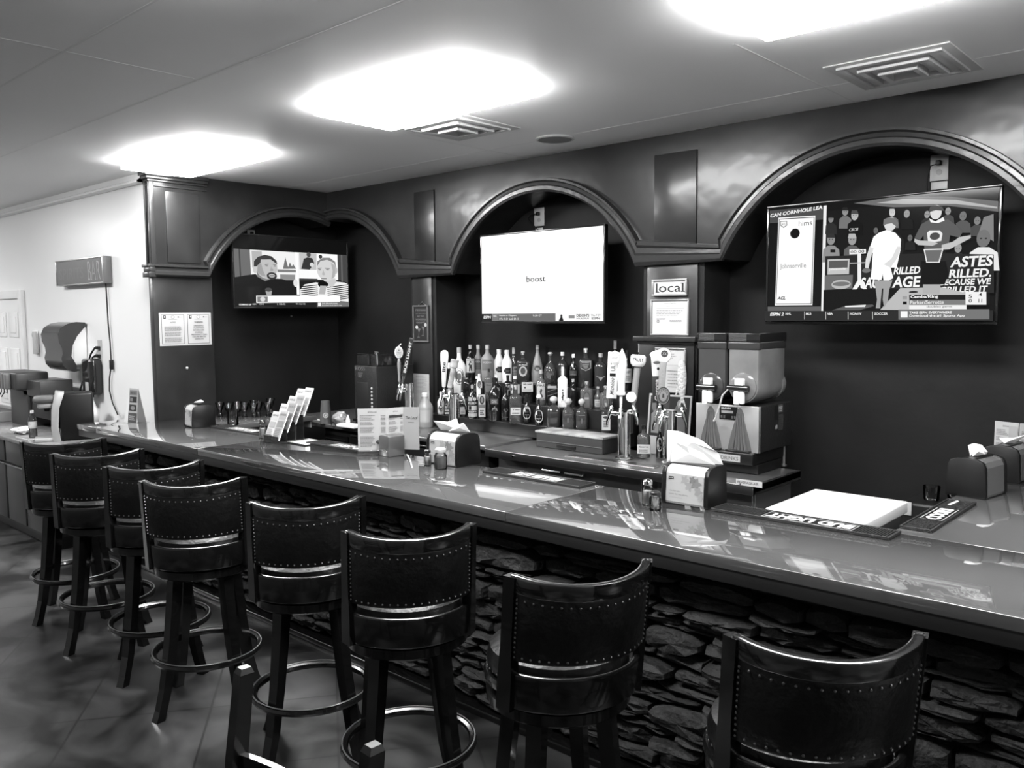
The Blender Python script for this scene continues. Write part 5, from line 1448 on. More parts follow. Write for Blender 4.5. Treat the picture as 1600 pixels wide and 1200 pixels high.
# steel front with two arched drip bays
k = MB()
front = mat('bright_brushed_steel', .62, .30, metal=.75)
k.box((0, -.004, .135), (W - .004, .009, .415), front, .003); k.build('front_panel', t)
for cx in (.105, W - .125):
    k = MB(); pts = []
    for i in range(13):
        a = PI * i / 12; pts.append((cx + .030 * math.cos(PI - a), .325 + .075 * math.sin(a)))
    poly = [(cx - .078, .14)] + [(cx - .055, .24)] + pts + [(cx + .055, .24), (cx + .078, .14)]
    k.prism(poly, .006, mat('grey_ribbed_panel', .16, .25, metal=.5), M=Mz((0, -.009, 0)))
    for q in (-.045, -.022, 0, .022, .045):
        k.tube([(cx + q, -.010, .145), (cx + q * .62, -.012, .24), (cx + q * .35, -.011, .37)], [.010, .008, .003], mat('grey_ribbed_panel'), n=8)
    k.box((cx - .078, -.04, .135), (cx + .078, -.002, .146), m_black, .003)
    k.build('drip_bay', t)
k = MB(); k.box((.165, -.009, .325), (.285, -.003, .405), m_black, .002); pan = k.build('control_panel', t)
f = Flat(.12, .08); f.text('BUNN', .12, .80, .14, .85, ww=.52, bold=.04); f.rect(.12, .50, .78, .70, .65)
for x in (.08, .24, .68, .84): f.rect(x, .10, x + .10, .32, .32)
f.build('panel_print', pan, (.165, -.0092, .325))
f = Flat(.16, .17); f.rect(.0, .45, .28, .98, .14); f.rect(.34, .70, .72, .98, .4); f.lines(.36, .74, .70, .94, 3, .8); f.rect(.05, .1, .30, .42, .2); f.rect(.08, .12, .26, .26, .7); f.rect(.34, .05, .75, .62, .3); f.lines(.36, .1, .73, .58, 6, .2)
o = f.build('rating_labels', t, (W + .0006, .20, .24)); o.rotation_euler = (0, 0, PI / 2)
m_tank = mat('tank_plastic', .55, .08, trans=.55, ior=1.35)
def tank(cx, w_, tn):
    r = w_ / 2
    def sec(rr, ztop, zc):
        return [(cx - rr, ztop)] + [(cx + rr * math.cos(PI + PI * i / 16), zc + rr * math.sin(PI + PI * i / 16)) for i in range(17)] + [(cx + rr, ztop)]
    k = MB(); zc = .415 + r + .012
    # shell bulging low at the back
    n = 15; vs = []; fs = []; L_ = ((-.0, .92), (.02, 1.0), (D * .5, 1.0), (D * .74, .98), (D * .79, .93)); 
    for (y, q) in L_:
        ring = sec(r * q, .80, zc); vs += [(p[0], y, p[1]) for p in ring]
    m_ = len(sec(r, .8, zc))
    for i in range(len(L_) - 1):
        for j in range(m_): fs.append((i * m_ + j, i * m_ + (j + 1) % m_, (i + 1) * m_ + (j + 1) % m_, (i + 1) * m_ + j))
    fs += [tuple(range(m_)), tuple((len(L_) - 1) * m_ + j for j in range(m_))]
    k.add(vs, fs, tn, True)
    # round bulge of the drum at the back end and a shallow one in front
    k.lathe([(r * .98, 0), (r * .99, .03), (r * .92, .055), (r * .6, .075), (.002, .08)], tn, n=32, M=Mz((cx + .006, D * .72, zc), rx=-PI / 2))
    k.lathe([(r * .86, 0), (r * .84, .012), (r * .6, .022), (.002, .024)], tn, n=28, M=Mz((cx, .004, zc), rx=PI / 2))
    h = k.build('tank', t)
    k = MB(); k.box((cx - r * 1.01, -.006, .755), (cx + r * 1.01, D * .80, .80), mat('tank_empty_band', .03, .12), .006); k.build('tank_rim', h)
    k = MB(); k.box((cx - r * 1.02, -.008, .80), (cx + r * 1.02, D * .81, .855), m_bezel, .006)
    for q in range(6): k.box((cx - r * .9, -.0085 - .001, .808 + q * .007), (cx + r * .2, -.007, .811 + q * .007), m_steel_dark)
    k.build('lid', t)
    # dispensing head
    k = MB(); k.tube([(cx - r * .75, -.045, zc - .005), (cx + r * .55, -.045, zc - .005)], .020, m_bezel, n=16); k.box((cx - .02, -.045, zc - .02), (cx + .02, .0, zc + .02), m_bezel, .004); k.build('tap_bar', t)
    k = MB(); k.box((cx - .028, -.062, zc + .012), (cx + .028, -.030, zc + .055), m_white, .006); k.build('lever_top', t)
    k = MB(); k.box((cx - .035, -.058, zc - .105), (cx - .002, -.030, zc - .022), m_white, .006); k.box((cx + .0, -.055, zc - .10), (cx + .028, -.025, zc - .02), m_white, .008); k.build('spout', t)
    return zc
tank(.105, .195, mat('dark_slush_tank', .045, .14))
zc = tank(W - .108, .205, mat('pale_slush_tank', .14, .14, vary=(5, .85, 1.15)))
k = MB(); k.tube([(W - .175, -.06, zc - .01), (W - .21, -.065, zc - .05), (W - .235, -.055, zc - .12), (W - .262, -.05, zc - .19), (W - .275, -.05, zc - .215)], [.006, .010, .009, .009, .011], mat('pale_lever', .6, .35), n=10, flat=.5); k.build('refill_lever', t)

# ------------------------------------------------------------------ black drink machine on the left
X1 = at(588, 610, 'y', 4.60).x; X0 = at(554, 610, 'y', 4.60).x; Yb = 5.03
Ht = at(588, 573, 'y', 4.60).z - 1.0
t = thing('shot_chiller', 'tall black bottle chiller with a column of pale buttons on the back counter', 'drink machine', (X0, 4.60, 1.001))
W, D = X1 - X0, Yb - 4.60
k = MB(); k.box((0, 0, .0), (W, D, Ht), m_side, .008); k.build('housing', t)
k = MB(); k.box((.03, -.006, .06), (W * .66, .004, Ht * .72), mat('bay_shade_black', .004, .5), .004); k.box((.03, -.05, .03), (W * .66, .0, .05), m_black, .003); k.build('dispensing_bay', t)  # flat black sheet stands in for the shade inside the bay
for i in range(6):
    k = MB(); k.lathe([(.010, 0), (.010, .004), (.005, .006)], mat('pale_button', .5, .3), n=12, M=Mz((W * .80, -.0005, Ht * .63 - i * .032), rx=PI / 2)); k.build('button', t)
f = Flat(W * .46, .10); f.text('ROSS', .0, .62, .32, .55, ww=.95, bold=-.01); f.lines(.25, .0, .75, .5, 3, .42, .6, .3); f.build('name_print', t, (.02, -.0006, Ht * .80))
k = MB()
for (xa, xb) in ((.02, W * .62), (W * .68, W - .01)):
    k.box((xa, .02, Ht), (xb, D - .05, Ht + .10), thin_glass('smoked_cover', .4, .05, .05, .3), .004)
k.build('bottle_cover', t)
k = MB(); k.box((.02, .015, Ht + .10), (W * .62, .03, Ht + .106), m_chrome); k.box((W - .012, .015, Ht), (W - .004, .025, Ht + .11), m_chrome); k.build('cover_trim', t)
k = MB(); k.lathe([(.014, 0), (.022, .01), (.022, .025), (.012, .032)], m_chrome, n=16, c=(W * .80, .06, Ht + .10)); k.build('knob', t)

# ------------------------------------------------------------------ side counter machines
t = thing('coffee_maker', 'black pod coffee maker with a silver front strip on the side counter', 'coffee maker', (-7.78, 2.86, .90), math.radians(-20))
k = MB()
k.box((-.11, -.10, .0), (.11, .16, .41), m_black, .02); k.build('housing', t)
k = MB(); k.prism([(-.16, 0), (-.10, 0), (-.115, .12), (-.105, .28), (-.06, .415), (-.13, .425), (-.165, .27), (-.172, .12)], .226, mat('silver_plastic', .42, .35, metal=.4), M=Matrix.Rotation(PI / 2, 4, 'Z') @ Mz((0, -.113, 0)), bev=.004); k.build('front_strip', t)
k = MB(); k.box((-.09, -.30, .33), (.09, -.13, .39), mat('brew_head_grey', .10, .25), .025); k.box((-.07, -.27, .285), (.07, -.14, .33), mat('silver_plastic'), .015); k.lathe([(.02, .255), (.03, .29)], m_black, n=14, c=(0, -.20, 0)); k.build('brew_head', t)
k = MB(); k.box((-.10, -.30, 0), (.10, -.15, .03), mat('silver_plastic'), .006); k.box((-.09, -.155, .03), (.09, -.14, .30), m_black, .004); k.build('drip_tray', t)
# tray under the machine, water bottle, glass jar, cloth
t = thing('serving_tray', 'thin grey tray lying beside the coffee maker', 'tray', (-8.10, 2.60, .90))
k = MB(); k.box((-.16, -.06, 0), (.16, .06, .012), mat('silver_plastic'), .004); k.build('tray', t) if False else None
k.build('tray_plate', t)
P0 = at(56, 680, 'z', .9)
t = thing('water_bottle', 'clear plastic water bottle with a torn label beside the coffee maker', 'bottle', (-8.05, 2.62, .912), 0)
k = MB(); k.lathe([(.030, 0), (.034, .01), (.034, .06), (.031, .08), (.034, .10), (.034, .15), (.030, .175), (.016, .20), (.013, .22)], G_CLEAR, n=24); k.build('plastic_body', t)
k = MB(); k.lathe([(.015, .215), (.015, .238), (.013, .24)], m_white, n=16); k.build('cap', t)
k = MB(); k.lathe([(.0348, .085), (.0348, .145)], mat('torn_label', .6, .5, vary=(20, .5, 1.3)), n=24, cap=False); k.build('label', t)
rnd = random.Random(5)
k = crumple(0, 0, .02, .11, .07, .028, mat('white_cloth', .75, .9), .35)
P0 = at(30, 674, 'z', .9); o = k.build('cloth'); o.location = (-8.50, 2.68, .915); tag(o, 'crumpled white cloth on the side counter beside the water bottle', 'cloth')
# fountain soda dispenser
Q = Vector((-9.62, 2.80, .90))
t = thing('soda_dispenser', 'dark fountain soda dispenser with a row of six valves by the door', 'drink machine', tuple(Q))
m_sd = mat('grey_brown_panel', .035, .4)
k = MB(); k.box((.12, .10, 0), (.62, .42, .36), m_sd, .01); k.box((.0, .0, .36), (.62, .30, .53), m_sd, .02)
k.box((.50, .10, .30), (.95, .40, .46), m_sd, .01); k.box((.5, .12, .1), (1.15, .40, .30), m_black, .01); k.build('housing', t)
for i in range(6):
    k = MB(); k.box((.005 + i * .085, -.05, .365), (.07 + i * .085, .0, .52), mat('valve_grey', .12, .3), .012); v_ = k.build('valve', t)
    k = MB(); k.tube([(.037 + i * .085, -.03, .37), (.037 + i * .085, -.03, .33), (.02 + i * .085, -.05, .29 if i in (3, 4) else .345)], .005, m_black, n=6); k.build('lever', v_)
t = thing('drip_tray', 'wide grey drip tray box beside the soda dispenser', 'tray', (-10.78, 2.74, .90))
m_tr = mat('grey_tray', .30, .35)
k = MB()
for a_, c_ in (((0, 0, 0), (1.15, .02, .10)), ((0, .36, 0), (1.15, .38, .10)), ((0, .02, 0), (.02, .36, .10)), ((1.13, .02, 0), (1.15, .36, .10)), ((.02, .02, 0), (1.13, .36, .02))): k.box(a_, c_, m_tr, .004)
k.build('tray_box', t); k = MB(); k.box((.02, .02, .06), (1.13, .36, .07), m_black, .002); k.build('grid', t)
# ------------------------------------------------------------------ things standing on the bar
m_paper = mat('paper_white', .80, .5)
m_acryl = thin_glass('clear_acrylic', .88, .05, .5, .06)
def napkin_dispenser(label, loc, rz, front, W=.24, D=.18, H=.185, sheet_=0, group=None):
    """front toward local -y with black end panels left and right; origin at the middle of the base"""
    t = thing('napkin_dispenser', label, 'napkin dispenser', loc, rz, group)
    m_f = {'card': mat('dispenser_silver', .55, .28, metal=.5), 'dark': mat('dispenser_grey', .16, .25, metal=.4)}[front]
    def sec(d, h, z0=0):     # section in y, z
        p = []
        for (y, z, r) in ((-d / 2, z0 + .012, .012), (-d / 2 * .93, z0 + h * .80, 0), (-d / 2 * .80, z0 + h * .94, 0), (-d / 2 * .5, z0 + h, 0), (0, z0 + h * 1.03, 0), (d / 2 * .5, z0 + h, 0), (d / 2 * .80, z0 + h * .94, 0), (d / 2 * .93, z0 + h * .80, 0), (d / 2, z0 + .012, 0), (d / 2 * .95, z0, 0), (-d / 2 * .95, z0, 0)):
            p.append((y, z))
        return p
    MR = Matrix.Rotation(PI / 2, 4, 'Z')       # prism x -> y, its depth y -> -x
    for s in (-1, 1):
        k = MB(); k.prism(sec(D, H), .022, m_black, M=Matrix.Translation((s * (W / 2 - .011) + .011, 0, 0)) @ MR, bev=.004); k.build('end_panel', t)
    k = MB(); k.prism(sec(D * .93, H * .95, .004), W - .044, m_f, M=Matrix.Translation((W / 2 - .022, 0, 0)) @ MR); k.build('body', t)
    k = MB(); k.prism([(-D * .20, H * .93), (-D * .15, H * 1.015), (D * .15, H * 1.015), (D * .20, H * .93)], W - .042, m_black, M=Matrix.Translation((W / 2 - .021, 0, 0)) @ MR); k.build('slot_plate', t)
    if front == 'card':
        f = Flat(W - .05, H * .70)
        f.rect(0, 0, 1, 1, .86)
        rnd2 = random.Random(3)
        for (cx, cy, s_, tn) in ((.50, .82, .15, .76), (.62, .62, .15, .74), (.80, .74, .17, .62), (.86, .46, .15, .70), (.70, .86, .12, .58), (.93, .26, .11, .76)):
            pts = []
            for i in range(20):
                a = 2 * PI * i / 20; rr = s_ * (1.05 + .35 * math.cos(5 * a)) * rnd2.uniform(.85, 1.1)
                pts.append((min(1, max(0, cx + rr * math.cos(a) * .62)), min(1, max(0, cy + rr * math.sin(a)))))
            f.poly(pts, tn)
        f.rect(.06, .80, .20, .90, .25); f.text('tork', .075, .825, .05, .9, ww=.11, bold=.03)
        f.text('Use for you,', .08, .36, .055, .6, ww=.32); f.text('better for the planet.', .08, .25, .055, .6, ww=.52); f.rect(.1, .15, .45, .16, .7)
        a_ = math.atan2(D * .93 * .035, H * .8)
        o = f.build('advert_card', t, (-(W - .05) / 2, -D * .93 / 2 - .0015, H * .08)); o.rotation_euler = (-a_, 0, 0)
    return t
def napkin(label, loc, rz, pts_list, group='napkins sticking out of the dispensers'):
    """pts_list: outlines (x, z) at small depths, folded paper"""
    k = MB()
    for (pl, y, d) in pts_list:
        bm = bmesh.new(); n = len(pl)
        cx = sum(p[0] for p in pl) / n; cz = sum(p[1] for p in pl) / n
        a = [bm.verts.new((p[0], y + .010 * math.sin(p[0] * 60), p[1])) for p in pl]; c1 = bm.verts.new((cx, y - d, cz))
        b2 = [bm.verts.new((p[0], y + .003 + .010 * math.sin(p[0] * 60), p[1])) for p in pl]; c2 = bm.verts.new((cx, y - d + .003, cz))
        for i in range(n):
            j = (i + 1) % n; bm.faces.new((a[i], a[j], c1)); bm.faces.new((b2[j], b2[i], c2)); bm.faces.new((a[i], b2[i], b2[j], a[j]))
        k.bm(bm, m_napkin, False)
    o = k.build('napkin', None, loc, auto=False); o.rotation_euler = (0, 0, rz)
    return tag(o, label, 'napkin')
def mid_of(p, q, z=TOP): a, b_ = at(*p, 'z', z), at(*q, 'z', z); return a, b_

# far left one, turned a little
a, b_ = at(291, 662, 'z', TOP), at(309, 667, 'z', TOP)
rz = math.radians(-10)
c_ = Vector((-6.50, 3.36, TOP))
napkin_dispenser('napkin dispenser with a silver face at the far left end of the bar top', tuple(c_), rz, 'card', .23, .19, .175)
napkin('flat white napkin fold on the far left dispenser', (c_.x, c_.y, TOP + .188), rz, [([(-.07, 0), (.02, .028), (.11, .018), (.06, -.002)], 0, .05)])
# middle one
a, b_ = at(669, 723, 'z', TOP), at(706, 731, 'z', TOP); c_ = Vector(((a.x + b_.x) / 2 + .01, 3.385 + .10, TOP))
napkin_dispenser('napkin dispenser with a leaf advert card in the middle of the bar top', tuple(c_), 0, 'card', .27, .20, .19)
napkin('white napkin with two points on the middle dispenser', (c_.x, c_.y, TOP + .195), math.radians(15), [([(-.13, .055), (-.09, 0), (.06, 0), (.02, .075), (-.03, .055)], 0, .015), ([(-.02, 0), (.12, 0), (.085, .055), (.05, .045)], -.012, .012)])
# right one
c_ = Vector((-2.005, 3.375 + .095, TOP))
napkin_dispenser('large napkin dispenser with a leaf advert card, nearest on the bar top', tuple(c_), 0, 'card', .245, .185, .185)
pl = [(-.13, .0)] + [(-.13 + .02 * i, .0 + .15 * math.cos((i) / 14 * PI / 2) ** .7) for i in range(0, 13)] + [(.13, 0)]
napkin('large fan-shaped white napkin rising from the nearest dispenser', (c_.x - .01, c_.y + .02, TOP + .185), math.radians(18), [(pl, 0, .02), ([(-.11, 0), (-.10, .10), (-.03, .08), (.04, .05), (.10, .0)], -.014, .008)])
# two on the right return, face turned to the right
a, b_ = at(1483, 772, 'z', TOP), at(1545, 786, 'z', TOP); e = at(1568, 775, 'z', TOP)
c_ = Vector(((a.x + b_.x) / 2, (a.y + e.y) / 2 + .03, TOP)); rz = math.radians(90 - 10)
napkin_dispenser('black-ended napkin dispenser on the right return of the bar, beside the mat', tuple(c_), rz, 'dark', .235, .19, .185)
napkin('small white tissue tuft on the dispenser beside the right mat', (c_.x, c_.y, TOP + .188), .5, [([(-.035, 0), (-.045, .05), (-.02, .062), (.02, .052), (.045, .02), (.04, .008), (.0, 0)], 0, .025), ([(-.03, 0), (-.04, .045), (.01, .05), (.03, .01)], -.02, .02)])
a = at(1537, 741, 'z', TOP); c_ = Vector((a.x + .10, a.y + .08, TOP))
c_ = Vector((-1.04, 5.06, TOP))
napkin_dispenser('black-ended napkin dispenser farthest on the right return, before a menu', tuple(c_), math.radians(83), 'dark', .235, .19, .185)
napkin('small twisted white tissue on the farthest right dispenser', (c_.x, c_.y, TOP + .188), .3, [([(-.05, .028), (-.025, 0), (.02, 0), (.085, .055), (.02, .03)], 0, .02)])

# rubber bar mats with white lettering
m_rub = mat('black_rubber', .010, .55, bump=(200, .4))
def bar_mat(label, x0, y0, x1, y1, txt, along='x', part=(.3, .72), z=TOP):
    """lettering reads from behind the bar"""
    t = thing('bar_mat', label, 'bar mat', (x0, y0, z))
    W, D = x1 - x0, y1 - y0
    k = MB(); k.box((0, 0, 0), (W, D, .008), m_rub, .003)
    for a_, c__ in (((0, 0, .006), (W, .008, .014)), ((0, D - .008, .006), (W, D, .014)), ((0, .008, .006), (.008, D - .008, .014)), ((W - .008, .008, .006), (W, D - .008, .014))): k.box(a_, c__, m_rub, .002)
    L_ = W if along == 'x' else D
    n = int(L_ / .011)
    for i in range(n):
        q = .012 + (L_ - .024) * i / n
        if part[0] * L_ - .01 < q < part[1] * L_: continue
        if along == 'x': k.box((q, .014, .008), (q + .004, D - .014, .013), m_rub)
        else: k.box((.014, q, .008), (W - .014, q + .004, .013), m_rub)
    k.build('rubber', t)
    ln = (part[1] - part[0]) * L_; wd = (D if along == 'x' else W) - .036
    f = Flat(ln, wd, bend=lambda a_, b_, c__: (a_, b_, c__)); f.rect(0, 0, 1, 1, .75); f.rect(.008, .05, .992, .95, .06)
    f.text(txt, .03, .16, .68, .95, ww=.94, bold=.05)
    o = f.build('lettering', t)
    if along == 'x': o.location = (part[1] * L_, D - .018, .011); o.rotation_euler = (0, 0, PI)
    else: o.location = (W - .018, part[0] * L_, .011); o.rotation_euler = (0, 0, PI / 2)
    return t
bar_mat('black rubber bar mat with white lettering, farthest left beside the footed glasses', -6.33, 3.36, -5.52, 3.50, 'BUD LIGHT', part=(.25, .72))
bar_mat('black rubber bar mat with white lettering, left of the standing menu', -5.00, 3.36, -4.36, 3.50, 'BUD LIGHT', part=(.35, .96))
bar_mat('black rubber bar mat with white lettering, in the middle beside the slab joint', -3.30, 3.375, -2.61, 3.515, 'MILLER LITE', part=(.26, .76))
bar_mat('long black rubber bar mat with white lettering in front of the white lid', -1.865, 3.375, -1.09, 3.515, 'BUD LIGHT', part=(.30, .80))
bar_mat('black rubber bar mat lying across the right return beside the white lid', -1.125, 3.60, -1.00, 4.27, 'COORS', along='y', part=(.30, .68))

# white lidded bin behind the bar
t = thing('ice_bin', 'steel ice bin with a flat white lid between the bar and its right return', 'ice bin', (-1.68, 3.53, 0))
k = MB(); k.box((.02, .02, .05), (.42, .52, 1.02), m_steel_dark, .006); k.build('bin_body', t)
k = MB(); k.box((0, .0, 1.03), (.44, .55, 1.085), mat('white_lid_plastic', .60, .35), .008); k.build('lid', t)
# glasses and a caddy at the inner side of the return
t = thing('glass_caddy', 'dark round-edged caddy behind the right dispenser', 'caddy', (-1.43, 4.60, 0))
k = MB(); k.box((0, 0, 0), (.26, .34, .97), m_black, .02); k.box((.01, -.004, .90), (.05, 0, .97), mat('grey_label'), .001); k.build('body', t)
def tumbler(label, loc, r, h, up=True, group=None, flare=1.12):
    t = thing('drinking_glass', label, 'glass', loc, 0, group)
    pr = [(r * .9, 0), (r, .006), (r * flare, h), (r * flare * .94, h), (r * .93, .012), (.002, .010)]
    k = MB(); k.lathe(pr if up else [(p[0], h - p[1]) for p in pr[::-1]], m_glass, n=24, cap=up); k.build('glass_wall', t); return t
tumbler('clear tumbler on the dark caddy, left of two', (-1.32, 4.72, .971), .038, .075)
tumbler('clear tumbler on the dark caddy, right of two', (-1.24, 4.85, .971), .038, .10)

# footed glasses in two rows on the left return
gl = [(-6.97, 3.80), (-6.90, 3.93), (-6.82, 3.80), (-6.76, 3.92), (-6.67, 3.80), (-6.66, 3.95), (-6.61, 4.06), (-6.75, 4.05), (-6.78, 4.19), (-6.90, 4.10), (-6.92, 4.28)]
words_ = ['nearest the dark column', 'second from the dark column', 'in the front row, second from the left', 'in the back row, third from the left', 'in the middle of the front row', 'in the middle of the cluster', 'at the front right of the cluster', 'just behind the middle of the cluster', 'in the right half of the cluster', 'at the back by the dark wall', 'farthest at the back right, by the brochures']
g0 = None
for (x, y), w_ in zip(gl, words_):
    lab = 'small clear footed glass on the left return, ' + w_
    if g0 is None:
        g0 = thing('footed_glass', lab, 'glass', (x, y, TOP), 0, 'footed glasses on the left return of the bar')
        k = MB(); k.lathe([(.022, 0), (.024, .004), (.014, .012), (.018, .022), (.012, .032), (.016, .045), (.030, .075), (.042, .125), (.040, .125), (.027, .075), (.010, .050), (.002, .048)], m_glass, n=20); k.build('glass_bowl', g0)
    else: dup(g0, (x, y, TOP), 0, lab)
tumbler('clear tumbler beside the far left napkin dispenser', (-6.33, 3.56, TOP), .045, .13, group='tumblers behind the bar', flare=1.05)

# brochure stand: four tiers, leaning back
t = thing('brochure_stand', 'clear stand holding four tiers of leaning brochures on the bar top', 'brochure stand', (-5.33, 3.22, TOP))
W_ = .20
k = MB(); k.box((-.0, -.0, 0), (W_, .26, .006), m_acryl, .002)
for i in range(4): k.box((0, .0 + .07 * i, .004), (W_, .003 + .07 * i, .05 + .045 * i), m_acryl)
k.box((W_ * .45, .20, .0), (W_ * .55, .26, .17), m_acryl); k.build('acrylic_frame', t)
k = MB(); k.box((W_ * .8, .10, .001), (W_ * 1.9, .28, .005), m_paper); k.build('base_card', t)
rnd = random.Random(4)
for i in range(4):
    for j in range(2):
        f = Flat(W_ / 2 - .008, .215, step=.0006)
        k_ = f.mb; tn = (.86, .70, .90, .62, .80, .66, .92, .84)[i * 2 + j]
        f.rect(0, 0, 1, 1, tn); f.rect(.06, .70, .94, .95, tn - .08); f.text(('MENU', 'BEER', 'FOOD', 'GOLF', 'WINE', 'TOURS', 'MAP', 'EVENTS')[i * 2 + j], .1, .84, .06, .35, ww=.8, bold=.03)
        f.rect(.1, .45, .9, .65, tn - .22); f.lines(.1, .08, .9, .42, 6, tn - .25, .5, seed=i * 3 + j)
        if i == 0 and j == 0: f.rect(0, 0, 1, .2, .12); f.ell(.5, .12, .2, .05, .7)
        k_.box((0, .0002, 0), (W_ / 2 - .008, .008, .215), m_paper)
        name = f.build('brochure'); name.rotation_euler = (-.42, 0, 0)
        name.location = (-5.33 + .004 + j * W_ / 2, 3.228 + .07 * i, TOP + .012 + .05 * i + (.012 if j else 0))
        tag(name, ['lowest left', 'lowest right', 'second tier left', 'second tier right', 'third tier left', 'third tier right', 'topmost left', 'topmost right'][i * 2 + j] + ' pale brochure in the clear stand', 'brochure', 'brochures in the stand')
k = MB(); k.box((0, 0, 0), (.17, .10, .0015), m_paper)
# shakers
def shaker(name, label, x, y, r, h, fill, lid, sticks=False, group=None):
    t = thing(name, label, 'shaker' if not sticks else 'toothpick holder', (x, y, TOP), 0, group)
    k = MB(); k.lathe([(r * .9, 0), (r, .004), (r, h * .62), (r * .72, h * .76), (r * .70, h * .80)], m_glass, n=20); k.build('glass_jar', t)
    k = MB()
    if sticks:
        rnd_ = random.Random(8)
        for i in range(22):
            a_, q = rnd_.uniform(0, 2 * PI), rnd_.uniform(0, r * .7); a2 = a_ + rnd_.uniform(-1, 1)
            k.tube([(q * math.cos(a_) * .6, q * math.sin(a_) * .6, .006), (q * math.cos(a2), q * math.sin(a2), h * .66)], .0012, mat('toothpick_wood', .55, .6), n=4)
        k.build('toothpicks', t)
    else: k.lathe([(r * .82, .006), (r * .86, .01), (r * .86, h * .55), (.002, h * .57)], fill, n=20); k.build('contents', t)
    k = MB(); k.lathe([(r * .80, h * .78), (r * .90, h * .80), (r * .88, h * .92), (r * .6, h * .98), (.002, h)], lid, n=20); k.build('lid', t)
    return t
m_salt = mat('white_salt', .85, .8); m_pepper = mat('grey_spice', .16, .9)
a = at(410, 686, 'z', TOP); shaker('salt_shaker', 'clear salt shaker in front of the brochure stand', a.x - .01, a.y + .01, .024, .14, m_salt, m_glass)
a = at(677, 727, 'z', TOP); shaker('salt_shaker', 'salt shaker with a dark lid behind the spice jar', -3.70, 3.325, .022, .10, m_salt, CAPS['black'])
a = at(692, 731, 'z', TOP); shaker('spice_jar', 'glass jar of grey spice in front of the middle napkin dispenser', a.x + .01, 3.31, .038, .125, m_pepper, CAPS['grey'])
a = at(1010, 790, 'z', TOP); shaker('salt_shaker', 'salt shaker with a chrome lid beside the toothpick holder', a.x, a.y + .01, .026, .125, m_salt, m_chrome)
a = at(1021, 798, 'z', TOP); shaker('toothpick_holder', 'glass toothpick holder with a black lid on the bar top', a.x, a.y + .015, .027, .09, m_salt, CAPS['black'], True)
# standing menu in a clear base
a = at(561, 709, 'z', TOP + .02); b1 = at(606, 707, 'z', TOP + .02); 
def page(f, title, seed, pic=False):
    f.rect(0, 0, 1, 1, .82); f.text(title, .28 if pic else .5, .90, .03, .35, ww=.3, align='c')
    for i, (y0, y1, n) in enumerate(((.73, .86, 4), (.62, .70, 3), (.44, .58, 6), (.12, .38, 9))):
        f.lines(.08, y0, .60, y1, n, .55, .5, .3, seed=seed + i); f.lines(.78, y0, .95, y1, n, .55, .5, .1, seed=seed + 9)
t = thing('standing_menu', 'tri-fold laminated menu standing in a clear base on the bar top', 'menu', (-4.33, 3.30, TOP))
H_ = .275
segs = [((0, 0), (.13, .135), 'BEVERAGES', 1), ((.13, .135), (.155, .25), 'SPECIALS', 5), ((.155, .25), (.245, .30), 'THE LOCAL', 7)]
for (p, q, title, sd) in segs:
    w_ = math.hypot(q[0] - p[0], q[1] - p[1]); rz_ = math.atan2(q[1] - p[1], q[0] - p[0])
    f = Flat(w_, H_, step=.0004); f.mb.box((0, .0002, 0), (w_, .003, H_), m_paper)
    page(f, title, sd)
    if title == 'THE LOCAL': f.rect(0, 0, 1, 1, .72); f.text('The Local', .1, .72, .07, .2, ww=.8, shear=.3); f.rect(.3, .64, .7, .65, .4)
    if title == 'SPECIALS': f.rect(.1, .78, .9, .83, .25)
    if title == 'BEVERAGES': f.ell(.72, .22, .11, .05, .25); f.ell(.72, .24, .06, .03, .5)
    o = f.build('page', t, (p[0], p[1], .022)); o.rotation_euler = (0, 0, rz_)
k = MB(); k.box((-.01, -.03, 0), (.17, .03, .004), m_acryl, .001); k.box((-.005, -.008, 0), (.16, .012, .03), m_acryl, .002)
o = k.build('acrylic_base', t); o.rotation_euler = (0, 0, math.radians(46))
# small steel dispenser beside it
a = at(614, 713, 'z', TOP)
t = thing('tabletop_dispenser', 'small grey steel napkin box in front of the standing menu', 'napkin dispenser', (a.x + .005, a.y - .035, TOP))
W_, D_, H_ = .10, .13, .135
m_nb = mat('grey_steel_box', .30, .32, metal=.85)
k = MB(); k.prism([(-W_, 0), (0, 0), (0, H_ * .93), (-W_ * .2, H_ * .99), (-W_ * .5, H_), (-W_ * .8, H_ * .99), (-W_, H_ * .93)], D_, m_nb, bev=.003); k.build('box', t)
k = MB(); k.box((-W_ * .92, -.003, .03), (-W_ * .08, .001, .04), m_chrome, .001); k.tube([(-.02, -.004, .03), (-.012, -.008, .045), (-.004, -.004, .05)], .002, m_chrome, n=6); k.build('spring_plate', t)
# straw wrapper, pen, paper slip
k = MB(); a, b_ = at(636, 710, 'z', TOP + .003), at(644, 731, 'z', TOP + .003); k.tube([tuple(a), tuple((a + b_) / 2 + Vector((.008, 0, .004))), tuple(b_)], .005, mat('clear_wrapper', .7, .2, trans=.3), n=6, flat=.4)
tag(k.build('straw_wrapper'), 'clear straw wrapper lying left of the middle napkin dispenser', 'wrapper')
t = thing('pen', 'short white marker lying beside the right bar mat', 'pen', (0, 0, 0))
a, b_ = at(1483, 790, 'z', TOP + .008), at(1500, 783, 'z', TOP + .008)
k = MB(); k.tube([tuple(a), tuple(a + (b_ - a) * .75)], .008, m_white, n=12); k.build('barrel', t); k = MB(); k.tube([tuple(a + (b_ - a) * .75), tuple(b_)], .0075, m_steel, n=12); k.build('cap', t)
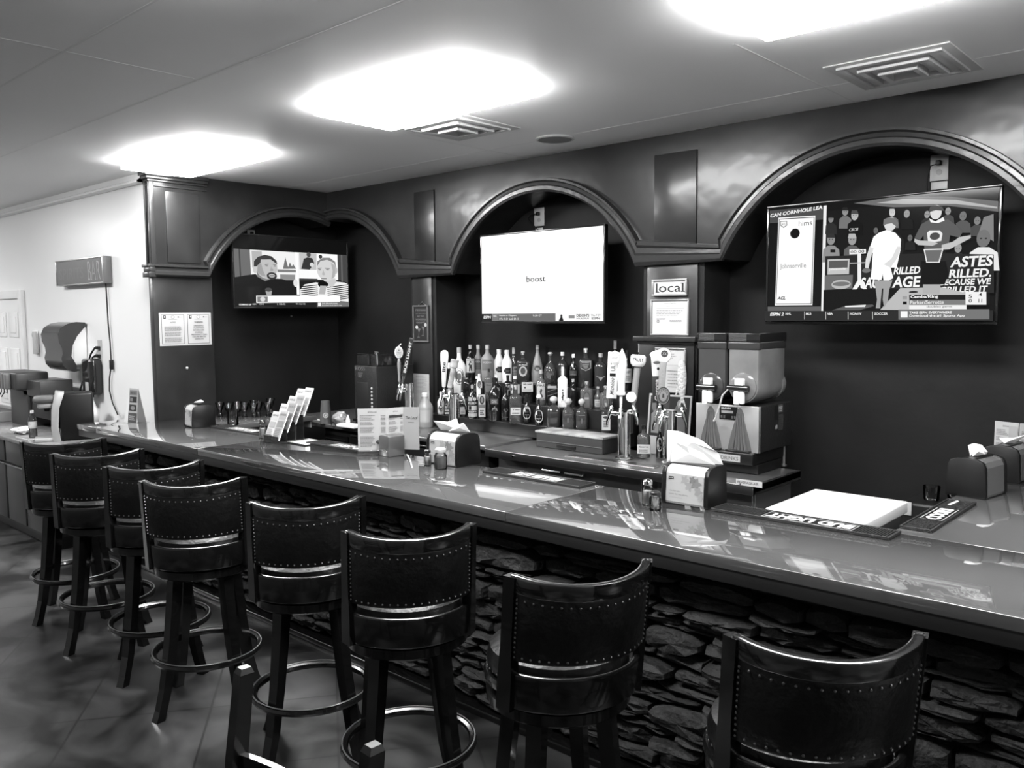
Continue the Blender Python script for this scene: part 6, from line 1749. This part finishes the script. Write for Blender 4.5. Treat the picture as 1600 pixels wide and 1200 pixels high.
# menu on the far right
t = thing('standing_menu', 'two-page white menu standing behind the farthest right dispenser', 'menu', (-1.165, 5.30, TOP))
for i in range(2):
    f = Flat(.13, .275, step=.0004); f.mb.box((0, .0002, 0), (.13, .003, .275), m_paper); page(f, ('DRINKS', 'FOOD')[i], 20 + i); f.rect(.62, .5, .98, .93, .74); o = f.build('page', t, (.13 * i, -.04 * i, .0)); o.rotation_euler = (0, 0, (-.3, .3)[i])
k = MB(); k.box((-.0, -.05, 0), (.26, .04, .003), m_acryl); k.build('acrylic_base', t)
# poster board behind the right taps
a = at(1003, 716, 'z', .982)
t = thing('drink_poster', 'white bordered poster with a price list leaning behind the right beer taps', 'poster', (-3.27, 4.985, .982))
W_ = .34; H_ = .42
k = MB(); k.box((0, 0, 0), (W_, .004, H_), m_paper); o = k.build('board', t); o.rotation_euler = (-.12, 0, 0)
f = Flat(W_, H_); f.rect(0, 0, 1, 1, .90); f.rect(.04, .30, .96, .97, .15)
f.ell(.2, .80, .12, .12, .5); f.poly([(.1, .35), (.3, .35), (.32, .68), (.2, .76), (.08, .66)], .62); f.poly([(.6, .35), (.9, .35), (.86, .8), (.7, .9), (.58, .7)], .5); f.rect(.35, .5, .5, .9, .3); f.ell(.75, .86, .08, .07, .7)
f.text("'S ALL DAY", .30, .215, .06, .12, ww=.55, bold=.03); f.text('95 BUCKET', .26, .12, .06, .12, ww=.6, bold=.03, shear=.2); f.text('ULTRA', .30, .03, .06, .12, ww=.4, bold=.03, shear=.2)
o = f.build('print', t); o.rotation_euler = (-.12, 0, 0)
# jug, cup, bag, tray on the back counter
P0 = at(655, 664, 'z', 1.0)
t = thing('jug', 'large translucent plastic jug with a white label beside the left beer tower', 'jug', (-5.40, 4.83, 1.001), face_eye(-5.40, 4.83))
k = MB(); k.lathe([(.066, 0), (.070, .006), (.070, .165), (.066, .185), (.035, .235), (.026, .25), (.024, .275)], mat('milky_plastic', .36, .35), n=32); k.build('jug_body', t)
k = MB(); k.lathe([(.027, .262), (.027, .29), (.02, .295)], m_white, n=20); k.build('cap', t)
rj = .0708; f = Flat(.09, .10, bend=lambda a_, b2, c2: ((rj + c2) * math.sin((a_ - .045) / rj), -(rj + c2) * math.cos((a_ - .045) / rj), b2)); f.rect(0, 0, 1, 1, .88); f.build('label', t, (0, 0, .05))
P0 = at(507, 661, 'z', 1.0)
t = thing('plastic_cup', 'tall grey plastic cup upside down with a pale round logo', 'cup', (P0.x + .02, P0.y, 1.001), face_eye(P0.x, P0.y))
k = MB(); k.lathe([(.054, 0), (.053, .01), (.038, .20), (.030, .203), (.002, .204)], mat('grey_cup_plastic', .07, .3), n=28); k.build('cup_wall', t)
f = Flat(.05, .05); f.ell(.5, .5, .48, .48, .72); f.ell(.5, .5, .34, .34, .5); f.poly([(.3, .3), (.6, .35), (.7, .7), (.4, .65)], .75); o = f.build('logo', t, (-.025, -.054, .05)); o.rotation_euler = (-.08, 0, 0)
P0 = at(536, 664, 'z', 1.0)
k = crumple(0, 0, .055, .085, .06, .058, mat('clear_snack_bag', .22, .25, vary=(18, .5, 1.7)), .15); o = k.build('snack_bag'); o.location = (P0.x - .03, P0.y + .0, 1.003); tag(o, 'small shiny bag of snacks on the back counter', 'bag')
t = thing('white_tray', 'white shallow tray on the back counter beside the snack bag', 'tray', (P0.x + .05, P0.y - .11, 1.001))
k = MB(); k.box((0, 0, 0), (.24, .12, .025), m_white, .006); k.build('tray_base', t); k = MB(); k.lathe([(.018, .025), (.020, .05), (.006, .09), (.003, .10)], m_white, n=14, c=(.05, .09, 0)); k.build('nozzle', t)
P0 = at(480, 656, 'z', 1.0)
k = MB(); k.box((0, 0, 0), (.30, .10, .012), m_napkin, .004); k.box((0, -.012, -.05), (.30, .0, .010), m_napkin, .004); o = k.build('folded_towel'); o.location = (-6.76, 4.408, 1.001); tag(o, 'white folded towel hanging over the front edge of the back counter', 'towel')
# bracelet-like dark clip near the snack bag
k = MB(); a = at(523, 667, 'z', 1.02); k.tube([tuple(a + Vector((.03 * math.cos(q / 12 * 2 * PI), -.01, .02 + .02 * math.sin(q / 12 * 2 * PI)))) for q in range(12)], .004, m_black, n=6, closed=True)
o = k.build('key_ring'); tag(o, 'small dark ring in front of the snack bag', 'ring')
# sticker plate on lower front edges etc.
# bring the unused source lettering to nothing
for c_ in list(bpy.data.curves):
    if c_.users == 0: bpy.data.curves.remove(c_)
